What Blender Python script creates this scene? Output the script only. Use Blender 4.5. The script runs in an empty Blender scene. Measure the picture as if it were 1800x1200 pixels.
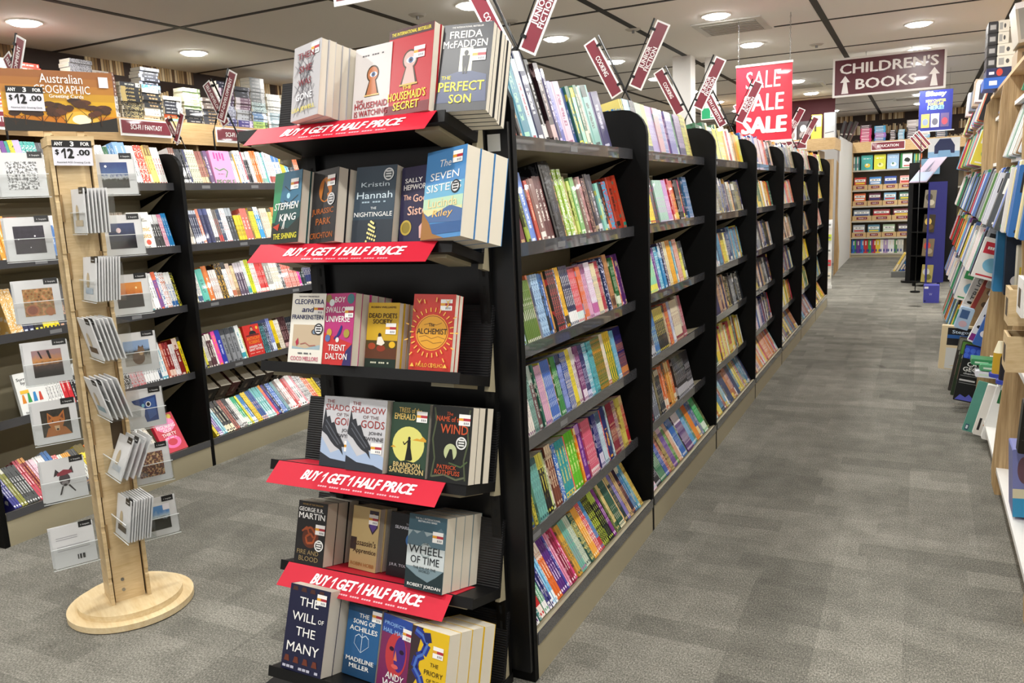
import bpy, math, random, re
from mathutils import Matrix, Vector
R = math.radians
rnd = random.Random(7)
S = bpy.context.scene
COL = S.collection
# ------------------------------------------------------------------ camera, light, exposure
cd = bpy.data.cameras.new('camera'); cam = bpy.data.objects.new('camera', cd); COL.objects.link(cam)
cd.sensor_width = 36; cd.lens = 28.3556; cd.clip_start = .05; cd.clip_end = 100
cam.matrix_world = Matrix(((.893737, -.037033, .44706, 0), (.446375, .172352, -.878091, 0), (-.044534, .984339, .170568, 1.43), (0, 0, 0, 1)))
S.camera = cam
S.view_settings.view_transform = 'Standard'; S.view_settings.look = 'None'
S.view_settings.gamma = 1; S.view_settings.use_curve_mapping = False
S.view_settings.exposure = -0.33
W = bpy.data.worlds.new('ambient_fill'); S.world = W; W.use_nodes = True  # added even fill light, let in through the side left open behind the camera
W.node_tree.nodes['Background'].inputs[0].default_value = (1, .985, .96, 1)
W.node_tree.nodes['Background'].inputs[1].default_value = 0.8
LAMP_POWER = 19.0
CEIL = 2.85
# downlights: (x, y) of every lamp in the ceiling grid (the bay over the second aisle has none)
LAMPS = [(x, y) for y in (-.75, .8, 2.3, 3.9, 5.43, 6.97, 8.52, 10.1, 11.75, 13.4, 15.1, 16.8) for x in (-5.78, -2.97, -1.55, -.08, 1.6)]

# ------------------------------------------------------------------ helpers
def lin(c): return c / 12.92 if c <= .04045 else ((c + .055) / 1.055) ** 2.4
def hx(s):
    s = s.lstrip('#'); return tuple(lin(int(s[i:i + 2], 16) / 255) for i in (0, 2, 4))
MATS = {}
def mat(name, col=None, rough=.55, metal=0, spec=.5, coat=0):
    if name in MATS: return MATS[name]
    m = bpy.data.materials.new(name); m.use_nodes = True; MATS[name] = m
    b = m.node_tree.nodes['Principled BSDF']
    if col is not None: b.inputs['Base Color'].default_value = (*hx(col), 1) if isinstance(col, str) else (*col, 1)
    b.inputs['Roughness'].default_value = rough; b.inputs['Metallic'].default_value = metal
    b.inputs['Specular IOR Level'].default_value = spec; b.inputs['Coat Weight'].default_value = coat
    return m
def ink(h): return mat('ink_' + h.lstrip('#'), h, .38)
class G:
    """short-hand for a node tree"""
    def __init__(s, m): s.m = m; s.t = m.node_tree; s.b = s.t.nodes['Principled BSDF']
    def n(s, typ, **kw):
        x = s.t.nodes.new(typ)
        for k, v in kw.items(): setattr(x, k, v)
        return x
    def put(s, sock, v):
        if hasattr(v, 'is_output'): s.t.links.new(v, sock)
        elif isinstance(v, (tuple, list)) and sock.type == 'RGBA' and len(v) == 3: sock.default_value = (*v, 1)
        else: sock.default_value = v
    def ma(s, op, a, b=0.0, c=None):
        x = s.n('ShaderNodeMath', operation=op); s.put(x.inputs[0], a); s.put(x.inputs[1], b)
        if c is not None: s.put(x.inputs[2], c)
        return x.outputs[0]
    def mix(s, f, a, b):
        x = s.n('ShaderNodeMix', data_type='RGBA'); s.put(x.inputs[0], f); s.put(x.inputs[6], a); s.put(x.inputs[7], b); return x.outputs[2]
    def co(s, out='Object'): return s.n('ShaderNodeTexCoord').outputs[out]
    def mp(s, v, sc=(1, 1, 1), rot=(0, 0, 0), loc=(0, 0, 0)):
        x = s.n('ShaderNodeMapping'); s.put(x.inputs[0], v); x.inputs[3].default_value = sc; x.inputs[2].default_value = rot; x.inputs[1].default_value = loc; return x.outputs[0]
    def noise(s, v, sc, det=3, out=0, ro=.5):
        x = s.n('ShaderNodeTexNoise'); s.put(x.inputs['Vector'], v); x.inputs['Scale'].default_value = sc; x.inputs['Detail'].default_value = det; x.inputs['Roughness'].default_value = ro; return x.outputs[out]
    def wn(s, v, dim='3D'):
        x = s.n('ShaderNodeTexWhiteNoise', noise_dimensions=dim); s.put(x.inputs['Vector' if dim != '1D' else 'W'], v); return x.outputs
    def sep(s, v):
        x = s.n('ShaderNodeSeparateXYZ'); s.put(x.inputs[0], v); return x.outputs
    def comb(s, a, b, c=0.0):
        x = s.n('ShaderNodeCombineXYZ'); s.put(x.inputs[0], a); s.put(x.inputs[1], b); s.put(x.inputs[2], c); return x.outputs[0]
    def ramp(s, f, stops, interp='LINEAR'):
        x = s.n('ShaderNodeValToRGB'); s.put(x.inputs[0], f); r = x.color_ramp; r.interpolation = interp
        while len(r.elements) < len(stops): r.elements.new(.5)
        for e, (p, c) in zip(r.elements, stops): e.position = p; e.color = (*hx(c), 1)
        return x.outputs[0]
    def base(s, c): s.put(s.b.inputs['Base Color'], c); return s.m
    def bump(s, h, st=.2, d=.01):
        x = s.n('ShaderNodeBump'); x.inputs['Strength'].default_value = st; x.inputs['Distance'].default_value = d; s.put(x.inputs['Height'], h); s.put(s.b.inputs['Normal'], x.outputs[0])

def tag(o, label=None, cat=None, group=None, kind=None):
    if label: o['label'] = label
    if cat: o['category'] = cat
    if group: o['group'] = group
    if kind: o['kind'] = kind
    return o
def empty(name, loc=(0, 0, 0), M=None, label=None, cat=None, group=None):
    o = bpy.data.objects.new(name, None); o.empty_display_size = .05; COL.objects.link(o)
    if M is not None: o.matrix_world = M
    else: o.location = loc
    return tag(o, label, cat, group)

TXT = {}
def text_geo(body, bold):
    k = (body, bold)
    if k not in TXT:
        cu = bpy.data.curves.new('lettering', 'FONT'); cu.body = body; cu.size = 1; cu.resolution_u = 2; cu.offset = 0
        cu.align_x = 'CENTER'; cu.space_line = .85
        ob = bpy.data.objects.new('lettering', cu)
        me = bpy.data.meshes.new_from_object(ob)
        v0 = [(v.co.x, v.co.y) for v in me.vertices]; f0 = [tuple(p.vertices) for p in me.polygons]; vs, fs = [], []
        for ly, (dx, dy) in enumerate([(0, 0)] + [(bold * 1.3 * math.cos(q * math.pi / 4), bold * .8 * math.sin(q * math.pi / 4)) for q in (range(8) if bold > .02 else range(0, 8, 2)) if bold > .001]):      # heavier weight: the same letters struck again
            fs += [tuple(i + len(vs) for i in f) for f in f0]; vs += [(x + dx, y + dy, ly) for x, y in v0]
        bpy.data.objects.remove(ob); bpy.data.curves.remove(cu); bpy.data.meshes.remove(me)
        if not vs: vs = [(0, 0, 0)]
        x0 = min(v[0] for v in vs); x1 = max(v[0] for v in vs); y0 = min(v[1] for v in vs); y1 = max(v[1] for v in vs)
        TXT[k] = ([((x - (x0 + x1) / 2) / max(x1 - x0, 1e-6), (y - (y0 + y1) / 2) / max(y1 - y0, 1e-6), ly) for x, y, ly in vs], fs)
    return TXT[k]

class MB:
    """collects shapes and links them as ONE mesh object"""
    def __init__(s): s.v = []; s.f = []; s.mi = []; s.ms = []; s.sm = []; s.uv = {}; s.at = {}; s.X = Matrix()
    def mid(s, m):
        if m not in s.ms: s.ms.append(m)
        return s.ms.index(m)
    def add(s, vs, fs, m, smooth=False, uvs=None):
        o = len(s.v); s.v += [s.X @ Vector(v) for v in vs]; k = s.mid(m)
        for i, f in enumerate(fs):
            if uvs: s.uv[len(s.f)] = uvs[i]
            s.f.append(tuple(o + j for j in f)); s.mi.append(k); s.sm.append(smooth)
        return s
    def box(s, a, b, m):
        (x0, y0, z0), (x1, y1, z1) = a, b
        return s.add([(x0, y0, z0), (x1, y0, z0), (x1, y1, z0), (x0, y1, z0), (x0, y0, z1), (x1, y0, z1), (x1, y1, z1), (x0, y1, z1)],
                     [(0, 3, 2, 1), (4, 5, 6, 7), (0, 1, 5, 4), (1, 2, 6, 5), (2, 3, 7, 6), (3, 0, 4, 7)], m)
    def prism(s, poly, d0, d1, m, axis='y', m_side=None):
        """poly extruded along axis; poly given in the other two axes"""
        n = len(poly)
        def P(a, b, d): return {'x': (d, a, b), 'y': (a, d, b), 'z': (a, b, d)}[axis]
        vs = [P(a, b, d0) for a, b in poly] + [P(a, b, d1) for a, b in poly]
        cap = [tuple(range(n)), tuple(range(2 * n - 1, n - 1, -1))]
        side = [(i, i + n, (i + 1) % n + n, (i + 1) % n) for i in range(n)]
        s.add(vs, cap, m); o = len(s.v) - 2 * n; k = s.mid(m_side or m)
        for f in side: s.f.append(tuple(o + j for j in f)); s.mi.append(k); s.sm.append(False)
        return s
    def poly(s, pts, m): return s.add(pts, [tuple(range(len(pts)))], m)
    def disc(s, c, rx, rz, m, n=20, plane='xz', a0=0, a1=360):
        P = []
        for i in range(n):
            t = R(a0 + (a1 - a0) * i / (n if a1 - a0 >= 360 else n - 1)); a = rx * math.cos(t); b = rz * math.sin(t)
            P.append({'xz': (c[0] + a, c[1], c[2] + b), 'xy': (c[0] + a, c[1] + b, c[2])}[plane])
        return s.poly(P, m)
    def cyl(s, c, r0, r1, z0, z1, m, n=24, smooth=True):
        vs = [(c[0] + r0 * math.cos(2 * math.pi * i / n), c[1] + r0 * math.sin(2 * math.pi * i / n), z0) for i in range(n)]
        vs += [(c[0] + r1 * math.cos(2 * math.pi * i / n), c[1] + r1 * math.sin(2 * math.pi * i / n), z1) for i in range(n)]
        s.add(vs, [(i, (i + 1) % n, (i + 1) % n + n, i + n) for i in range(n)], m, smooth)
        return s.add(vs, [tuple(range(n - 1, -1, -1)), tuple(range(n, 2 * n))], m)
    def tube(s, pts, r, m, n=6):
        pts = [Vector(p) for p in pts]; vs = []
        for i, p in enumerate(pts):
            d = (pts[min(i + 1, len(pts) - 1)] - pts[max(i - 1, 0)]).normalized()
            a = d.cross(Vector((0, 0, 1)) if abs(d.z) < .9 else Vector((1, 0, 0))).normalized(); b = d.cross(a)
            vs += [p + (a * math.cos(2 * math.pi * k / n) + b * math.sin(2 * math.pi * k / n)) * r for k in range(n)]
        fs = [(i * n + k, i * n + (k + 1) % n, (i + 1) * n + (k + 1) % n, (i + 1) * n + k) for i in range(len(pts) - 1) for k in range(n)]
        fs += [tuple(range(n - 1, -1, -1)), tuple(range((len(pts) - 1) * n, len(pts) * n))]
        return s.add(vs, fs, m, True)
    def text(s, body, cx, cz, w, h, m, y=0.0, shear=0.0, bold=.015, rot=0.0):
        """lettering in the local xz plane facing -y, fitted into w x h around (cx, cz)"""
        vs, fs = text_geo(body, bold); c, si = math.cos(R(rot)), math.sin(R(rot)); out = []
        for a, b, ly in vs:
            X = a * w + b * h * shear; Z = b * h
            out.append((cx + X * c - Z * si, y - ly * max(5e-5, min(h * .0025, 2e-4)), cz + X * si + Z * c))
        return s.add(out, fs, m)
    def one(s, cx, cz, w, h, m, y=0.0, shear=0.0):
        """a numeral 1 with its flag"""
        P = [(.12, -.5), (.5, -.5), (.5, .5), (.16, .5), (-.42, .22), (-.42, -.02), (.12, .2)]
        return s.poly([(cx + a * w + b * h * shear, y, cz + b * h) for a, b in P], m)
    def build(s, name, parent=None, loc=None, M=None, label=None, cat=None, group=None, kind=None):
        me = bpy.data.meshes.new(name); me.from_pydata([tuple(v) for v in s.v], [], s.f)
        for m in s.ms: me.materials.append(m)
        me.polygons.foreach_set('material_index', s.mi); me.polygons.foreach_set('use_smooth', s.sm)
        if s.uv:
            ul = me.uv_layers.new(name='UVMap')
            for p in me.polygons:
                q = s.uv.get(p.index)
                if q:
                    for li, c in zip(p.loop_indices, q): ul.data[li].uv = c
        for k, (typ, vals) in s.at.items():
            A = me.attributes.new(k, typ, 'FACE')
            if typ == 'FLOAT': A.data.foreach_set('value', vals)
            else: A.data.foreach_set('color', [c for v in vals for c in (*v, 1)])
        me.update()
        o = bpy.data.objects.new(name, me); COL.objects.link(o)
        if parent is not None: o.parent = parent
        if M is not None: o.matrix_world = M
        elif loc is not None: o.location = loc
        return tag(o, label, cat, group, kind)
def frame(o, x, y, z):
    """matrix with origin o and the three axes as columns"""
    return Matrix(((x[0], y[0], z[0], o[0]), (x[1], y[1], z[1], o[1]), (x[2], y[2], z[2], o[2]), (0, 0, 0, 1)))
def rounded(x0, z0, x1, z1, r, n=5, corners='tltr'):
    P = []
    def arc(cx, cz, a0):
        for i in range(n + 1):
            t = R(a0 + 90 * i / n); P.append((cx + r * math.cos(t), cz + r * math.sin(t)))
    if 'bl' in corners: arc(x0 + r, z0 + r, 180)
    else: P.append((x0, z0))
    if 'br' in corners: arc(x1 - r, z0 + r, 270)
    else: P.append((x1, z0))
    if 'tr' in corners: arc(x1 - r, z1 - r, 0)
    else: P.append((x1, z1))
    if 'tl' in corners: arc(x0 + r, z1 - r, 90)
    else: P.append((x0, z1))
    return P

# ------------------------------------------------------------------ materials
BLACK = mat('black_laminate', '#030303', .6, spec=.18); CREAM = mat('cream_metal', '#a39a80', .5); BLACKP = mat('black_plastic', '#0a0a0b', .45, spec=.35)
WHITE = mat('white_board', '#e9e7e2', .5); STEEL = mat('steel', '#9a9a9a', .3, 1); DARKM = mat('dark_metal', '#111111', .4, .3)
MAROON = mat('maroon_sign', '#7a1c2e', .35, coat=.3); SIGNW = mat('sign_white', '#f2f0ee', .4); RED = mat('promo_red', '#c81c34', .55, spec=.3)
PAGE = mat('paper_edge', '#d9d2c2', .8); SHADOW = mat('dark_gap', '#050505', .8)
def mk_clear(name, tint, opac, rough=.08):
    m = mat(name); t = m.node_tree; t.nodes.clear()
    o = t.nodes.new('ShaderNodeOutputMaterial'); tr = t.nodes.new('ShaderNodeBsdfTransparent'); gl = t.nodes.new('ShaderNodeBsdfGlossy'); mx = t.nodes.new('ShaderNodeMixShader')
    gl.inputs['Roughness'].default_value = rough; gl.inputs['Color'].default_value = (1, 1, 1, 1); tr.inputs['Color'].default_value = (*hx(tint), 1)
    mx.inputs[0].default_value = opac; t.links.new(tr.outputs[0], mx.inputs[1]); t.links.new(gl.outputs[0], mx.inputs[2]); t.links.new(mx.outputs[0], o.inputs[0]); return m
CLEAR = mk_clear('clear_acrylic', '#fafbfb', .05); SLEEVE = mk_clear('clear_sleeve', '#eef0f0', .14, .12)
STRIP = mat('ticket_strip', '#47474a', .2, coat=1); EDGE = mat('acrylic_edge_glint', '#e4e8e8', .25)
def mk_wood(name, a, b, sc, rough=.45):
    g = G(mat(name, rough=rough)); v = g.mp(g.co(), sc)
    n = g.noise(v, 3, 5, ro=.65); n2 = g.noise(v, 14, 3)
    return g.base(g.ramp(g.ma('MULTIPLY_ADD', n2, .35, g.ma('MULTIPLY', n, .65)), [(.35, a), (.65, b)]))
WOOD = mk_wood('pale_ply', '#c9ac7c', '#e2caa0', (1.5, 1.5, 12)); OAKV = mk_wood('oak_upright', '#9b7c52', '#cdb083', (14, 14, .6))
OAKH = mk_wood('oak_fascia', '#bf9a66', '#d8b886', (6, 1, 22)); BROWN = mk_wood('brown_back', '#6f5436', '#8a6a46', (4, 1, 18))
PLY = mk_wood('birch_base', '#d8bd8c', '#ecd9b2', (9, 1.2, 9))
def mk_carpet():
    g = G(mat('carpet_tiles', rough=.95, spec=.1)); p = g.co(); x, y, z = g.sep(p)[:3]
    row = g.ma('FLOOR', g.ma('DIVIDE', x, .25)); yy = g.ma('MULTIPLY_ADD', g.wn(row, '1D')[0], 1.0, y); cell = g.ma('FLOOR', g.ma('DIVIDE', yy, 1.0))
    w = g.wn(g.comb(row, cell), '2D')[0]
    row2 = g.ma('FLOOR', g.ma('DIVIDE', y, .125)); w2 = g.wn(g.comb(row2, g.ma('FLOOR', g.ma('DIVIDE', g.ma('MULTIPLY_ADD', g.wn(row2, '1D')[0], .6, x), .34))), '2D')[0]
    fine = g.noise(g.mp(p, (1, .6, 1)), 210, 3, ro=.75); mid = g.noise(p, 9, 4); big = g.noise(p, 1.1, 3)
    t = g.ma('ADD', g.ma('MULTIPLY', fine, .66), g.ma('ADD', g.ma('MULTIPLY', w2, .055), g.ma('ADD', g.ma('MULTIPLY', w, .045), g.ma('ADD', g.ma('MULTIPLY', mid, .12), g.ma('MULTIPLY', big, .12)))))
    st = g.ramp(g.noise(g.mp(p, loc=(3.3, .4, 0)), 1.7, 1), [(.735, '#ffffff'), (.76, '#8a8a86')])
    c = g.ramp(t, [(.3, '#33322f'), (.5, '#716f67'), (.7, '#b4b0a5')])
    x = g.n('ShaderNodeMix', data_type='RGBA', blend_type='MULTIPLY'); x.inputs[0].default_value = 1; g.put(x.inputs[6], c); g.put(x.inputs[7], st)
    g.bump(fine, .5, .004); return g.base(x.outputs[2])
CARPET = mk_carpet()
def mk_paper():
    """wallpaper printed with a photograph of old bookcases (uses the wall's uv in metres)"""
    g = G(mat('bookcase_wallpaper', rough=.7)); u, v = g.sep(g.co('UV'))[:2]
    bay = g.ma('FRACT', g.ma('DIVIDE', u, .95)); r = g.ma('DIVIDE', v, .27); row = g.ma('FLOOR', r); rv = g.ma('FRACT', r)
    uj = g.ma('MULTIPLY_ADD', g.wn(row, '1D')[0], .3, u); b = g.ma('FLOOR', g.ma('DIVIDE', uj, .03)); bf = g.ma('FRACT', g.ma('DIVIDE', uj, .03))
    wn = g.wn(g.comb(b, row), '2D'); top = g.ma('MULTIPLY_ADD', wn[0], .26, .56)
    block = g.wn(g.comb(g.ma('FLOOR', g.ma('DIVIDE', u, .24)), row), '2D')[0]
    on = g.ma('MULTIPLY', g.ma('LESS_THAN', rv, top), g.ma('MULTIPLY', g.ma('GREATER_THAN', rv, .1), g.ma('GREATER_THAN', bf, .16)))
    on = g.ma('MULTIPLY', on, g.ma('MULTIPLY', g.ma('GREATER_THAN', bay, .09), g.ma('GREATER_THAN', block, .22)))
    col = g.ramp(g.sep(wn[1])[1], [(0, '#4a3020'), (.3, '#8a6a44'), (.55, '#c9ab7c'), (1, '#e6d6b4')])
    n = g.noise(g.co('UV'), 3, 2)
    return g.base(g.mix(on, g.mix(n, hx('#1c110c'), hx('#3a261b')), col))
PAPER = mk_paper()
def mk_book():
    """cover card: base colour, second colour and seed come from the book's own mesh; spine lettering and art from its uv"""
    g = G(mat('book_cover', rough=.33, coat=.25))
    A = lambda k: g.n('ShaderNodeAttribute', attribute_name=k).outputs
    cov, acc, sd, kind = A('cov')[0], A('acc')[0], A('sd')[2], A('fk')[2]
    u, v = g.sep(g.co('UV'))[:2]
    h = lambda k: g.ma('FRACT', g.ma('MULTIPLY', sd, k))
    # spine: lettering running up the spine
    cell = g.comb(g.ma('FLOOR', g.ma('MULTIPLY', v, g.ma('MULTIPLY_ADD', h(17.1), 36, 40))), g.ma('FLOOR', g.ma('MULTIPLY', u, 5)), sd)
    let = g.ma('MULTIPLY', g.ma('GREATER_THAN', g.wn(cell)[0], .3), .85)
    inu = g.ma('LESS_THAN', g.ma('ABSOLUTE', g.ma('SUBTRACT', u, .5)), g.ma('MULTIPLY_ADD', h(9.7), .12, .11))
    v0 = g.ma('MULTIPLY_ADD', h(5.3), .2, .18); inv = g.ma('MULTIPLY', g.ma('GREATER_THAN', v, v0), g.ma('LESS_THAN', v, g.ma('ADD', v0, g.ma('MULTIPLY_ADD', h(3.7), .25, .35))))
    gap = g.ma('GREATER_THAN', g.ma('ABSOLUTE', g.ma('SUBTRACT', g.ma('SUBTRACT', v, v0), .3)), .02)
    t = g.ma('MULTIPLY', g.ma('MULTIPLY', let, inu), g.ma('MULTIPLY', inv, gap))
    logo = g.ma('MULTIPLY', g.ma('LESS_THAN', g.ma('ABSOLUTE', g.ma('SUBTRACT', v, .06)), .022), g.ma('LESS_THAN', g.ma('ABSOLUTE', g.ma('SUBTRACT', u, .5)), .28))
    t = g.ma('MAXIMUM', t, logo)
    st = h(7.77)
    band = g.ma('MULTIPLY', g.ma('LESS_THAN', st, .3), g.ma('LESS_THAN', v, g.ma('MULTIPLY_ADD', h(11.3), .2, .1)))
    band = g.ma('MAXIMUM', band, g.ma('MULTIPLY', g.ma('GREATER_THAN', st, .78), g.ma('GREATER_THAN', v, g.ma('MULTIPLY_ADD', h(13.1), -.2, .9))))
    pat = g.ma('MULTIPLY', g.ma('MULTIPLY', g.ma('GREATER_THAN', st, .42), g.ma('LESS_THAN', st, .58)), g.ma('GREATER_THAN', g.noise(g.comb(u, g.ma('MULTIPLY', v, 9), sd), 3.5, 2), .56))
    x = g.ma('MAXIMUM', band, pat); f = g.ma('ABSOLUTE', g.ma('SUBTRACT', x, t))
    # front and back boards: loose printed art in the same two colours
    an = g.noise(g.comb(g.ma('MULTIPLY', u, 1.2), g.ma('MULTIPLY', v, 1.7), sd), 3.2, 3)
    art = g.ma('MULTIPLY', g.ma('GREATER_THAN', an, .57), .75)
    tl = g.ma('MULTIPLY', g.ma('MULTIPLY', g.ma('GREATER_THAN', g.wn(g.comb(g.ma('FLOOR', g.ma('MULTIPLY', u, 13)), g.ma('FLOOR', g.ma('MULTIPLY', v, 11)), sd))[0], .35), g.ma('GREATER_THAN', v, .62)), g.ma('MULTIPLY', g.ma('LESS_THAN', v, .86), g.ma('LESS_THAN', g.ma('ABSOLUTE', g.ma('SUBTRACT', u, .5)), .38)))
    art = g.ma('MAXIMUM', art, tl)
    f = g.ma('ADD', g.ma('MULTIPLY', f, g.ma('LESS_THAN', kind, .5)), g.ma('MULTIPLY', art, g.ma('GREATER_THAN', kind, .5)))
    return g.base(g.mix(f, cov, acc))
BOOK = mk_book()
def mk_pages():
    g = G(mat('page_block', rough=.85)); x, y, z = g.sep(g.co())[:3]
    return g.base(g.ramp(g.noise(g.comb(g.ma('MULTIPLY', x, 900), g.ma('MULTIPLY', y, 8), g.ma('MULTIPLY', z, 4)), 1, 2), [(.3, '#bdb4a2'), (.7, '#e4ddce')]))
PAGES = mk_pages()

COLN = [('black', '141414'), ('charcoal', '3a3c40'), ('grey', '8c8e92'), ('white', 'f0f0ec'), ('cream', 'ece0bc'), ('red', 'c3202a'), ('dark red', '6a1620'), ('maroon', '7a2a3a'), ('orange', 'e87a28'), ('yellow', 'f0d020'),
        ('mustard', 'c89a2c'), ('lime green', '98cc48'), ('green', '2f8a48'), ('dark green', '25482f'), ('olive', '6e7a30'), ('teal', '2f8f90'), ('mint', '9fd8c4'), ('light blue', '8cc4e8'), ('blue', '2a5fc0'), ('navy', '1c2450'),
        ('purple', '6a2a8a'), ('lilac', 'b8a4dc'), ('pink', 'f08cb4'), ('hot pink', 'e8308c'), ('coral', 'ee6a5a'), ('brown', '6a4630'), ('tan', 'c8a478')]
def cname(h):
    a = [int(h[i:i + 2], 16) for i in (0, 2, 4)]
    return min(COLN, key=lambda c: sum((p - int(c[1][i:i + 2], 16)) ** 2 for p, i in zip(a, (0, 2, 4))))[0]
ORD = ['', 'first', 'second', 'third', 'fourth', 'fifth', 'sixth', 'seventh', 'eighth', 'ninth', 'tenth']
def ordn(n):
    if n <= 10: return ORD[n]
    return '%d%s' % (n, 'th' if 10 <= n % 100 <= 20 else {1: 'st', 2: 'nd', 3: 'rd'}.get(n % 10, 'th'))
def book_geo(mb, t, d, h, cov, acc, sd, hard=False, X=None):
    """one bound book: spine on the y=0 side, thickness along x, height along z"""
    mb.X = X or Matrix(); b = .0022 if hard else .0011; ov = .003 if hard else 0
    n0 = len(mb.f)
    if 'cov' not in mb.at: mb.at = {'cov': ('FLOAT_COLOR', []), 'acc': ('FLOAT_COLOR', []), 'sd': ('FLOAT', []), 'fk': ('FLOAT', [])}
    q = [(0, 0), (1, 0), (1, 1), (0, 1)]
    def put(vs, fs, m, uvs, k):
        mb.add(vs, fs, m, False, uvs)
        mb.at['cov'][1].extend([hx(cov)] * len(fs)); mb.at['acc'][1].extend([hx(acc)] * len(fs)); mb.at['sd'][1].extend([sd] * len(fs)); mb.at['fk'][1].extend(k)
    rb = .22 * t if hard else 0
    vs = [(0, rb * .5, 0), (t, rb * .5, 0), (t, d, 0), (t - b, d, 0), (t - b, b, 0), (b, b, 0), (b, d, 0), (0, d, 0)]
    up = [(x, y, h) for x, y, z in vs]
    f = [(0, 1, 9, 8), (1, 2, 10, 9), (2, 3, 11, 10), (3, 4, 12, 11), (4, 5, 13, 12), (5, 6, 14, 13), (6, 7, 15, 14), (7, 0, 8, 15), (8, 9, 12, 13), (9, 10, 11, 12), (8, 13, 14, 15), (1, 0, 5, 4), (2, 1, 4, 3), (0, 7, 6, 5)]
    z4 = [(.5, .5)] * 4
    if rb:      # a hardback's rounded spine
        vs += [(t * .25, 0, 0), (t * .75, 0, 0)]; up = [(x, y, h) for x, y, z in vs]
        vs = vs + up
        f = [tuple(i if i < 8 else i + 2 for i in g_) for g_ in f]
        f[0] = (8, 9, 19, 18); f += [(0, 8, 18, 10), (9, 1, 11, 19), (0, 9, 8), (0, 1, 9), (10, 18, 19), (10, 19, 11)]
        uv = [[(.2, 0), (.8, 0), (.8, 1), (.2, 1)], q] + [z4] * 5 + [[(1, 0), (0, 0), (0, 1), (1, 1)]] + [z4] * 6 + [[(0, 0), (.2, 0), (.2, 1), (0, 1)], [(.8, 0), (1, 0), (1, 1), (.8, 1)]] + [z4] * 4
        put(vs, f, BOOK, uv, [0] + [1] * 13 + [0, 0, 1, 1, 1, 1])
    else:
        put(vs + up, f, BOOK, [q, q] + [z4] * 5 + [[(1, 0), (0, 0), (0, 1), (1, 1)]] + [z4] * 6, [0] + [1] * 13)
    y1 = d - ov - .0005; x0, x1, z0, z1 = b, t - b, ov, h - ov - (.0006 if not hard else 0)
    c = [(x0, b, z0), (x1, b, z0), (x1, y1, z0), (x0, y1, z0), (x0, b, z1), (x1, b, z1), (x1, y1, z1), (x0, y1, z1)]
    put(c, [(0, 3, 2, 1), (4, 5, 6, 7), (2, 3, 7, 6)], PAGES, [z4] * 3, [1] * 3)
    mb.X = Matrix(); return mb
BOOKC = {}
def book(name, t, d, h, cov, acc, M, label, cat, group, hard=False, sd=None):
    """a book as a thing of one mesh; books of one edition share their mesh"""
    k = (name, round(t, 4), d, round(h, 4), cov, acc, hard, sd)
    if sd is not None and k in BOOKC:
        o = BOOKC[k].copy(); COL.objects.link(o); o.matrix_world = M; return tag(o, label, cat, group)
    o = book_geo(MB(), t, d, h, cov, acc, sd if sd is not None else rnd.random(), hard).build(name, M=M, label=label, cat=cat, group=group)
    if sd is not None: BOOKC[k] = o
    return o
# ------------------------------------------------------------------ the room
def struct(mb, name, label, cat, **k): return mb.build(name, label=label, cat=cat, kind='structure', **k)
XL, XR, YN, YF = -6.6, 3.0, -3.2, 18.45
struct(MB().box((XL - .1, YN, -.08), (XR, YF + .1, 0), CARPET), 'floor', 'grey flecked carpet tiles over the whole shop floor', 'floor')
CEILM = mat('ceiling_panel', '#e6e3df', .8)
struct(MB().box((XL - .1, YN, CEIL), (XR, YF + .1, CEIL + .08), CEILM), 'ceiling', 'pale grey ceiling of large square panels', 'ceiling')
def paper_wall(name, a, b, label):
    L = (Vector(b) - Vector(a)).length; mb = MB()
    d = (Vector(b) - Vector(a)).normalized(); n = Vector((-d.y, d.x, 0)) * .1
    A, B = Vector(a), Vector(b); up = Vector((0, 0, CEIL))
    mb.add([A, B, B + up, A + up], [(0, 1, 2, 3)], PAPER, uvs=[[(0, 0), (L, 0), (L, CEIL), (0, CEIL)]])
    mb.add([A + n, B + n, B + n + up, A + n + up], [(3, 2, 1, 0)], WHITE); mb.add([A, B, B + n, A + n], [(0, 1, 2, 3)], WHITE)
    struct(mb, name, label, 'wall')
paper_wall('wall_left', (XL, YN, 0), (XL, YF, 0), 'side wall papered with a print of old brown bookcases')
paper_wall('wall_far', (XL, YF, 0), (XR, YF, 0), 'end wall papered with a print of old brown bookcases')
struct(MB().box((XR, YN, 0), (XR + .1, YF, CEIL), mat('wall_paint', '#cfc8bd', .8)), 'wall_right', 'plain pale wall behind the wooden toy shelving', 'wall')
GRAPH = mat('ceiling_channel', '#0d0d0d', .6); k = 0
for x in (-5.1, -3.66, -2.26, -.80, .64, 2.1):
    k += 1; struct(MB().box((x - .027, YN, CEIL - .004), (x + .027, YF, CEIL), GRAPH), 'trim_%d' % k, 'long black ceiling channel along the aisles, %s from the left wall' % ordn(k), 'ceiling trim')
for y in (-1.55, 0, 1.56, 3.12, 4.68, 6.21, 7.78, 9.35, 10.95, 12.5, 14.05, 15.6, 17.15):
    k += 1; mb = MB()
    for a, b in ((XL, -5.127), (-5.073, -3.687), (-3.633, -2.287), (-2.233, -.827), (-.773, .613), (.667, 2.073), (2.127, XR)):
        if y == 7.78 and a == -2.233: a = -1.22
        mb.box((a, y - .02, CEIL - .004), (b, y + .02, CEIL), GRAPH)
    struct(mb, 'trim_%d' % k, 'black ceiling channel crossing the aisles, %s from the shop front' % ordn(k - 6), 'ceiling trim')
struct(MB().box((-2.39, 8.7, 0), (-2.2, 8.9, CEIL), mat('column_paint', '#d8d6d2', .6)), 'pillar', 'square white pillar rising behind the aisle racks to the ceiling', 'pillar')
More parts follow.
